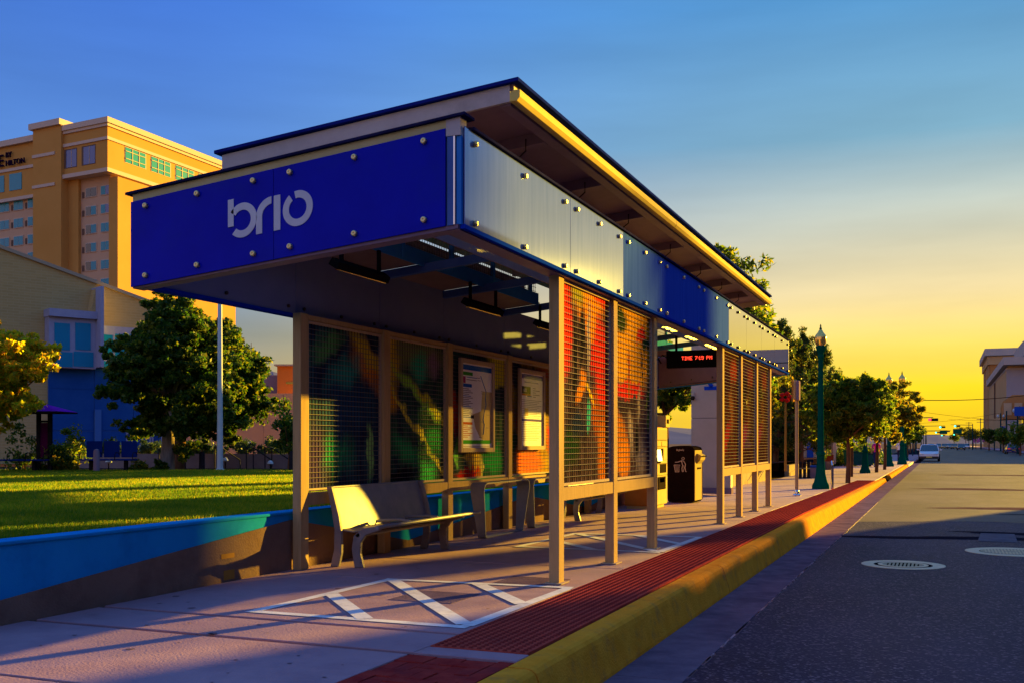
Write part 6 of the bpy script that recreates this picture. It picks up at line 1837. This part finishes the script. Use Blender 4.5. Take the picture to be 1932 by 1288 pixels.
# people on the far pavement
def person(x, y_, z, shirt, legs, label, facing):
    e = empty('person', (x, y_, z), label, 'person', 'people on the far pavement', rz=facing)
    J = {'pel': (0, 0, 0.92), 'sp': (0, 0, 1.18), 'ch': (0, 0, 1.36), 'nk': (0, 0, 1.48), 'hd': (0, -0.02, 1.58), 'ht': (0, -0.02, 1.70),
         'ls': (-0.19, 0, 1.40), 'le': (-0.24, 0.02, 1.12), 'lw': (-0.23, -0.08, 0.88), 'lh': (-0.23, -0.11, 0.80), 'rs': (0.19, 0, 1.40), 're': (0.24, 0.03, 1.12), 'rw': (0.22, -0.10, 0.90), 'rh': (0.22, -0.13, 0.82),
         'lhp': (-0.10, 0, 0.88), 'lk': (-0.11, -0.06, 0.48), 'la': (-0.11, 0.04, 0.08), 'lt': (-0.12, -0.10, 0.04), 'rhp': (0.10, 0, 0.88), 'rk': (0.11, 0.02, 0.48), 'ra': (0.11, 0.14, 0.09), 'rt': (0.12, 0.0, 0.04)}
    E_ = [('pel', 'sp'), ('sp', 'ch'), ('ch', 'nk'), ('nk', 'hd'), ('hd', 'ht'), ('ch', 'ls'), ('ls', 'le'), ('le', 'lw'), ('lw', 'lh'), ('ch', 'rs'), ('rs', 're'), ('re', 'rw'), ('rw', 'rh'), ('pel', 'lhp'), ('lhp', 'lk'), ('lk', 'la'), ('la', 'lt'), ('pel', 'rhp'), ('rhp', 'rk'), ('rk', 'ra'), ('ra', 'rt')]
    RD = {'pel': 0.14, 'sp': 0.13, 'ch': 0.145, 'nk': 0.055, 'hd': 0.09, 'ht': 0.075, 'ls': 0.065, 'le': 0.045, 'lw': 0.032, 'lh': 0.035, 'rs': 0.065, 're': 0.045, 'rw': 0.032, 'rh': 0.035, 'lhp': 0.10, 'lk': 0.062, 'la': 0.042, 'lt': 0.035, 'rhp': 0.10, 'rk': 0.062, 'ra': 0.042, 'rt': 0.035}
    nm = list(J)
    me = bpy.data.meshes.new('body')
    me.from_pydata([J[k] for k in nm], [(nm.index(a_), nm.index(b_)) for (a_, b_) in E_], [])
    o = bpy.data.objects.new('body', me)
    COL.objects.link(o)
    md = o.modifiers.new('skin', 'SKIN')
    for i, k in enumerate(nm):
        me.skin_vertices[0].data[i].radius = (RD[k], RD[k] * (0.72 if k in ('pel', 'sp', 'ch') else 1))
    me.skin_vertices[0].data[0].use_root = True
    o.modifiers.new('sub', 'SUBSURF').levels = 1
    bpy.context.view_layer.update()
    m2 = bpy.data.meshes.new_from_object(o.evaluated_get(bpy.context.evaluated_depsgraph_get()))
    bpy.data.objects.remove(o)
    for q in ('skin', shirt, legs, 'hair_dark', 'cloth_dark'):
        m2.materials.append(MATS[q])
    for f in m2.polygons:
        c = f.center
        f.material_index = 3 if (c.z > 1.62 or (c.z > 1.52 and c.y > 0.02)) else 0 if c.z > 1.47 else 1 if (c.z > 0.93 and (abs(c.x) < 0.205 or c.z > 1.15)) else 0 if abs(c.x) > 0.19 and c.z > 0.7 else 2 if c.z > 0.09 else 4
        f.use_smooth = True
    o = bpy.data.objects.new('body', m2)
    COL.objects.link(o); o.parent = e
    return e
a = at(1653, 875, 64.0)
person(a.x, a.y, -0.15, 'cloth_pink', 'cloth_navy', 'person in a bright pink shirt walking behind the street trees', R(200))
a = at(1697, 866, 84.0)
person(a.x, a.y, -0.15, 'cloth_white', 'cloth_dark', 'person in a pale shirt farther along the left pavement', R(20))

# ================================================================== CARS
def car(x, y_, z, rz, paint, label, rear, s=1.0, plate='plate', group='cars on the street', simple=False):
    e = empty('car', (x, y_, z), label, 'car', group, rz=rz)
    L, W = 4.5 * s, 0.87 * s
    # stations along y (front = +y): y, floor z, belt z, half width
    prof = [(-2.25, 0.42, 0.86, 0.74), (-2.12, 0.26, 0.98, 0.83), (-1.2, 0.22, 1.00, 0.87), (0.3, 0.22, 0.96, 0.87), (0.9, 0.22, 0.94, 0.86), (1.9, 0.24, 0.80, 0.82), (2.2, 0.32, 0.68, 0.72)]
    vs, fs = [], []
    for (yy, zl, zh, hw) in prof:
        vs += [(-hw * 0.96 * s, yy * s, zl * s), (-hw * s, yy * s, (zl * 0.5 + zh * 0.5) * s), (-hw * 0.93 * s, yy * s, zh * s), (hw * 0.93 * s, yy * s, zh * s), (hw * s, yy * s, (zl * 0.5 + zh * 0.5) * s), (hw * 0.96 * s, yy * s, zl * s)]
    k = len(prof)
    for i in range(k - 1):
        for j in range(6):
            fs.append((i * 6 + j, i * 6 + (j + 1) % 6, (i + 1) * 6 + (j + 1) % 6, (i + 1) * 6 + j))
    fs += [tuple(range(6)), tuple(range((k - 1) * 6, k * 6))]
    MB().add(vs, fs).build('body', paint, e, smooth=True, bevel=0.04)
    g = [(-2.0, -0.80, 0.99), (-1.45, -0.66, 1.44), (0.10, -0.66, 1.46), (0.95, -0.80, 0.95)]
    vs = [(sx * a_[1] * s, a_[0] * s, a_[2] * s) for a_ in g for sx in (1, -1)]
    MB().add(vs, [(0, 1, 3, 2), (2, 3, 5, 4), (4, 5, 7, 6), (0, 2, 4, 6), (1, 3, 5, 7), (0, 1, 7, 6)]).build('windows', 'car_glass', e)
    MB().add([(sx * 0.67 * s, yy * s, zz * s) for (yy, zz) in ((-1.5, 1.44), (0.14, 1.46)) for sx in (1, -1)] + [(sx * 0.6 * s, yy * s, zz * s) for (yy, zz) in ((-1.4, 1.50), (0.0, 1.52)) for sx in (1, -1)], [(0, 1, 3, 2), (4, 5, 7, 6), (0, 1, 5, 4), (2, 3, 7, 6), (0, 2, 6, 4), (1, 3, 7, 5)]).build('roof', paint, e, bevel=0.02)
    if not simple:
        for sx in (1, -1):
            for (ya, za, yb, zb_) in ((-2.0, 0.99, -1.45, 1.45), (0.10, 1.46, 0.95, 0.95), (-0.6, 1.0, -0.6, 1.46)):
                MB().tube([(sx * 0.805 * s, ya * s, za * s), (sx * 0.668 * s, yb * s, zb_ * s)] if za < zb_ else [(sx * 0.668 * s, ya * s, za * s), (sx * 0.805 * s, yb * s, zb_ * s)], 0.035, 6).build('window_pillar', paint, e)
            MB().box(sx * 0.98 * s - 0.09, sx * 0.98 * s + 0.09, 0.62 * s, 0.74 * s, 0.98 * s, 1.10 * s).build('mirror', paint, e, bevel=0.02)
    for sx in (1, -1):
        for yy in (-1.35, 1.38):
            w_ = MB().lathe([(0.22, 0), (0.31, 0.0), (0.32, 0.03), (0.32, 0.17), (0.31, 0.2), (0.22, 0.2)], 18).build('wheel', 'tyre', e, loc=(sx * 0.70 * s + (0.0 if sx > 0 else 0.0) - 0.0, yy * s, 0.32 * s), rot=(0, R(90) * sx, 0))
            if not simple:
                MB().lathe([(0.02, 0.2), (0.2, 0.201), (0.2, 0.16)], 14).build('rim', 'rim', w_)
        MB().box(sx * 0.62 * s - 0.16, sx * 0.62 * s + 0.16, -2.27 * s, -2.10 * s, 0.72 * s, 0.88 * s).build('tail_light', 'tail_red', e, bevel=0.02)
        MB().box(sx * 0.58 * s - 0.17, sx * 0.58 * s + 0.17, 2.03 * s, 2.22 * s, 0.58 * s, 0.70 * s).build('headlight', 'head_clear', e, bevel=0.02)
    MB().box(-0.80 * s, 0.80 * s, 2.10 * s, 2.30 * s, 0.26 * s, 0.46 * s).build('front_bumper', 'car_dark', e, bevel=0.04)
    MB().box(-0.80 * s, 0.80 * s, -2.33 * s, -2.12 * s, 0.30 * s, 0.52 * s).build('rear_bumper', paint, e, bevel=0.04)
    MB().box(-0.24, 0.24, -2.345 * s, -2.28 * s, 0.54 * s, 0.66 * s).build('plate', plate, e)
    MB().box(-0.24, 0.24, 2.29 * s, 2.312 * s, 0.34 * s, 0.45 * s).build('plate', plate, e)
    return e
car(-1.05, 102.0, -0.3, R(180), 'car_white', 'white hatchback parked at the left kerb with its front towards the camera', False, 1.0)
car(9.7, 172.0, -0.3, R(2), 'car_blue', 'dark blue car parked at the right kerb, seen from behind', True, 1.02)
fc = [(1757, 846, 250, 'car_gold', 'gold car glimpsed over the roof of the white hatchback'), (1771, 842, 330, 'car_silver', 'small silver car in mid street beyond the white hatchback'), (1782, 842, 300, 'car_gold', 'gold car at the left end of the distant queue'), (1788, 842, 310, 'car_white', 'pale car second from the left in the distant queue'),
      (1794, 842, 305, 'car_silver', 'silver car in the middle of the distant queue'), (1801, 842, 290, 'car_gold', 'bronze car beside the dark van in the distant queue'), (1813, 843, 240, 'car_dark', 'dark car at the right front of the distant queue'), (1824, 842, 300, 'car_white', 'pale car at the right end of the distant queue')]
for k, (px, py, dd, paint, lb) in enumerate(fc):
    a = at(px, py, dd)
    car(a.x, a.y, -0.3, R(180), paint, lb, False, 1.0, simple=True, group='distant queue of cars')

# ================================================================== SIGNALS, WIRES, POLES
def signal(px, py, dd, lens, label, arm_px, sign=None, group='traffic signals over the street', pole_side=-1):
    a = at(px, py, dd)
    pole_x = arm_px
    ap = at(arm_px, py, dd)
    e = empty('traffic_signal', (ap.x, ap.y, -0.3), label, 'traffic signal', group)
    h_ = a.z + 0.3
    dx, dy = a.x - ap.x, a.y - ap.y
    MB().lathe([(0.14, 0), (0.09, h_ + 0.6)], 10).build('pole', 'pole_teal', e)
    MB().tube([(0, 0, h_ + 0.25), (dx * 1.25, dy * 1.25, h_ + 0.35)], [0.08, 0.05], 8).build('mast_arm', 'pole_teal', e)
    MB().box(dx - 0.18, dx + 1.15, dy - 0.12, dy + 0.12, h_ - 0.20, h_ + 0.2).build('signal_head', 'signal_case', e, bevel=0.03)
    mb = MB().lathe([(0.05, 0), (0.22, 0.02), (0.22, 0.06), (0.05, 0.08)], 14)
    mb.build('lens', 'signal_green' if lens == 'g' else 'signal_red', e, loc=(dx, dy - 0.13, h_), rot=(R(90), 0, 0))
    for k in (1, 2):
        MB().lathe([(0.14, 0), (0.14, 0.03)], 12).build('dark_lens', 'black_metal', e, loc=(dx + 0.36 * k, dy - 0.125, h_), rot=(R(90), 0, 0))
    if sign:
        MB().box(dx + sign[0], dx + sign[1], dy - 0.04, dy + 0.04, h_ + sign[2], h_ + sign[3]).build('street_sign', 'sign_green', e)
    return e
signal(1754, 791, 150, 'r', 'red traffic signal on a mast arm over the left lane', 1728)
signal(1774, 805, 250, 'g', 'green signal on the long arm below and right of the red one', 1738)
signal(1802, 803, 252, 'g', 'green signal at the right end of the long arm', 1835)
signal(1766, 815, 320, 'g', 'lower green signal left of the green street sign', 1742, (1.0, 3.2, -0.5, 0.6))
signal(1785, 813, 330, 'g', 'middle green signal between the two sign boards', 1746, (2.0, 4.6, -0.7, 0.8))
signal(1777, 820.5, 400, 'g', 'smallest green signal low in the middle of the far crossing', 1748)
signal(1800, 819, 400, 'g', 'far green signal with a long green name board', 1836, (1.2, 5.0, -0.2, 0.35))
signal(1880, 814, 230, 'g', 'green signal on the right pavement below the blue sign', 1876)
def mast(px, ytop, dd, r_, label, name='utility_pole', cat='pole', group='poles along the right pavement', arms=0, bann=False, lamp=False):
    a = at(px, ytop, dd)
    e = empty(name, (a.x, a.y, -0.2), label, cat, group)
    h_ = a.z + 0.2
    MB().lathe([(r_, 0), (r_ * 0.7, h_)], 8).build('shaft', 'pole_teal', e)
    for k in range(arms):
        MB().box(-0.9, 0.9, -0.05, 0.05, h_ - 0.35 - 0.7 * k, h_ - 0.23 - 0.7 * k).build('crossarm', 'mast', e)
    if bann:
        for s in (-1, 1):
            MB().box(s * 0.15, s * 0.75, -0.02, 0.02, h_ * 0.42, h_ * 0.66).build('banner', 'banner_pink', e)
    if lamp:
        for s in (-1, 1):
            MB().lathe([(0.05, 0), (0.2, 0.2), (0.18, 0.4), (0.04, 0.6)], 10, (s * 0.5, 0, h_ - 0.8)).build('lantern', 'pole_white', e)
        MB().box(-0.5, 0.5, -0.04, 0.04, h_ - 0.85, h_ - 0.78).build('lantern_arm', 'pole_teal', e)
    return e
mast(1850, 788, 260, 0.12, 'thin utility pole with wires before the brown building', arms=2)
mast(1888, 779, 200, 0.16, 'dark pole with arm right of the banner poles', lamp=True)
mast(1899, 774, 180, 0.16, 'tallest dark pole at the corner of the pale building')
mast(1920, 767, 150, 0.16, 'thick dark pole with blue sign at the right edge', lamp=True)
mast(1828, 795, 300, 0.12, 'slim far pole left of the pink banners', arms=1)
mast(1841, 818, 280, 0.10, 'banner pole with pink banners, left of the pair', name='banner_pole', group='pink banner poles', bann=True)
mast(1852, 814, 270, 0.10, 'banner pole with pink banners, right of the pair', name='banner_pole', group='pink banner poles', bann=True)
for (px, py, dd, w_, h_, lb) in ((1892, 808, 190, 0.8, 0.9, 'small blue sign on the right pavement'), (1924, 775, 148, 1.4, 1.3, 'blue hanging sign at the right edge of the picture'), (1722, 806, 120, 0.5, 0.6, 'small blue sign among the golden street trees')):
    a = at(px, py, dd)
    e = empty('blue_sign', (a.x, a.y, -0.2), lb, 'sign', 'small blue street signs')
    MB().box(-w_ / 2, w_ / 2, -0.05, 0.05, a.z + 0.2 - h_ / 2, a.z + 0.2 + h_ / 2).build('sign_plate', 'sign_blue', e)
    MB().lathe([(0.05, 0), (0.05, a.z + 0.2 + h_ / 2 + 0.1)], 8, (0, 0.12, 0)).build('post', 'pole_teal', e)
def wire_(p0, p1, sag, r_, label, group='overhead wires across the street'):
    a, b_ = at(*p0), at(*p1)
    pts = []
    for k in range(17):
        t = k / 16
        q = a.lerp(b_, t); q.z -= sag * 4 * t * (1 - t)
        pts.append(tuple(q))
    o = MB().tube(pts, r_, 6).build('overhead_wire', 'cable', None, label=label, cat='wire', group=group)
wire_((1560, 742, 112), (1990, 737, 150), 1.0, 0.05, 'thick sagging cable across the yellow sky')
wire_((1700, 770, 200), (1990, 795, 240), 0.7, 0.03, 'thin wire crossing above the red signal')
wire_((1700, 800, 230), (1960, 762, 240), 0.8, 0.03, 'thin wire rising to the right over the signals')
wire_((1790, 790, 280), (1960, 786, 220), 0.5, 0.03, 'thin wire running to the poles on the right')

# ================================================================== RIGHT SIDE OF THE STREET
MB().box(11.3, 15.0, -60, 900, -0.5, -0.15).build('right_sidewalk', 'concrete', kind='structure')
MB().box(11.15, 11.3, -60, 900, -0.5, -0.152).build('right_kerb', 'gutter_concrete', kind='structure')
def block(name, x0, x1, y0, y1, h, mat, label, trim='bldg_cornice', floors=1, wins=4, glass='glass_dark', ret=False):
    e = empty(name, (x0, y0, -0.15), label, 'building')
    MB().box(0, x1 - x0, 0, y1 - y0, 0, h - 0.3).build('wall', mat, e)
    MB().box(-0.12, x1 - x0 + 0.1, -0.12, y1 - y0 + 0.12, h - 0.3, h).build('parapet', trim, e)
    fh = (h - 0.4) / floors
    for f in range(floors):
        for k in range(wins):
            a = (y1 - y0) * (k + 0.2) / wins
            b_ = (y1 - y0) * (k + 0.8) / wins
            w_ = MB().box(-0.06, -0.003, a, b_, f * fh + 0.9, f * fh + fh * 0.78 + 0.2).build('window', trim, e)
            MB().box(-0.09, -0.062, a + 0.1, b_ - 0.1, f * fh + 1.0, f * fh + fh * 0.78 + 0.1).build('pane', glass, w_)
    return e
block('shop_building', 15.2, 32, -45, 53.2, 12.5, 'bldg_brick', 'long brick building across the street, outside the right edge of the picture', floors=3, wins=16)
ls_ = block('low_shop', 15.2, 30, 53.4, 61.4, 6.75, 'hotel_light', 'low shop across the street beyond the long brick building', floors=1, wins=2)
MB().box(0.02, 0.25, 5.4, 8.45, 6.75, 11.6).build('roof_sign_board', 'bldg_grey', ls_)  # unseen board added to keep low sun off the blue wall
for k_ in (5.7, 6.8, 7.9):
    MB().tube([(0.3, k_, 11.2), (2.4, k_, 6.7)], 0.06, 6).build('sign_strut', 'mast', ls_)  # struts holding the added shading board
block('corner_shop', 15.2, 32, 150, 190, 9.0, 'bldg_grey', 'two-storey corner shop on the right, short of the pale building', floors=2, wins=6)
block('awning_shop', 15.2, 30, 195, 246, 9.5, 'bldg_brick', 'brown brick shop with awning at the right edge of the picture', floors=2, wins=7)
# pale department building with sloping cornice line
pbld = block('pale_building', 15.0, 60, 288, 392, 20.2, 'bldg_tan', 'big pale building on the right with blank walls and overhanging cornice', floors=1, wins=0)
MB().box(-0.05, 45, -0.08, -0.004, 0, 19.8).build('front_wall', 'bldg_grey', pbld)
MB().box(-0.9, 46, -3.0, 104, 20.9, 22.8).build('cornice', 'bldg_cornice', pbld)
MB().box(0.4, 44, 1, 102, 19.9, 20.9).build('cornice_neck', 'bldg_tan', pbld)
MB().box(4.0, 30, 4, 40, 23.6, 27.2).build('roof_house', 'bldg_cornice', pbld)
MB().box(-0.35, -0.02, 58, 60, 9.0, 19.6).build('downpipe_shaft', 'grille', pbld)
bw = block('brown_building', 15.4, 60, 396, 447, 31.5, 'bldg_brown', 'tall brown building with wide cornice left of the pale building', floors=1, wins=0)
MB().box(-1.7, 46, -2.0, 54, 31.6, 34.0).build('cornice', 'bldg_cornice', bw)
MB().box(-0.8, 46, -1.0, 53, 28.6, 31.4).build('cornice_neck', 'bldg_tan', bw)
for k in range(4):
    MB().box(-0.5, -0.01, 3 + k * 13, 7 + k * 13, 0, 28.4).build('pilaster', 'bldg_tan', bw)
# rounded awning sign
a = at(1915, 765, 205)
aw = empty('awning_sign', (a.x, a.y, a.z), 'rounded brown awning with bright panels at the right edge', 'awning')
MB().prism([(-2.2, -2.6), (4, -2.6), (4, 2.2), (-0.5, 2.2), (-1.8, 1.2), (-2.2, 0)], 8, 'y', 0).build('canopy', 'bldg_brown', aw, bevel=0.1)
for k in (0, 1):
    MB().box(-2.0 + k * 1.9, -0.6 + k * 1.9, -0.1, -0.02, -1.8, 0.6).build('panel', 'poster_tan', aw)
# right street trees
rt = [(1893, 842, 170, 'leaf_green', 4.2, 'round street tree right of the dark pole on the right pavement'), (1866, 840, 215, 'leaf_dark', 5.0, 'slim dark tree in front of the pale building'), (1925, 845, 135, 'leaf_green', 4.4, 'green street tree at the right edge behind the blue car'), (1836, 838, 320, 'leaf_olive', 6.5, 'amber tree against the sky, right of the signals'), (1822, 838, 360, 'leaf_olive', 8.0, 'broad amber tree in the middle distance at the street end'), (1800, 838, 420, 'leaf_dark', 6.0, 'low brown tree behind the queue of cars')]
for k, (px, py, dd, lf, h_, lb) in enumerate(rt):
    a = at(px, py, dd)
    make_tree('far_tree', (a.x, a.y, -0.2), h_, 0.12, (0, 0, h_ * 0.62), (h_ * 0.42, h_ * 0.42, h_ * 0.36), 60, 50, lf, 0.20, 'bark_brown', lb, group='trees far along the street', seed=160 + k, fork=0.4, cr=0.12 * h_)
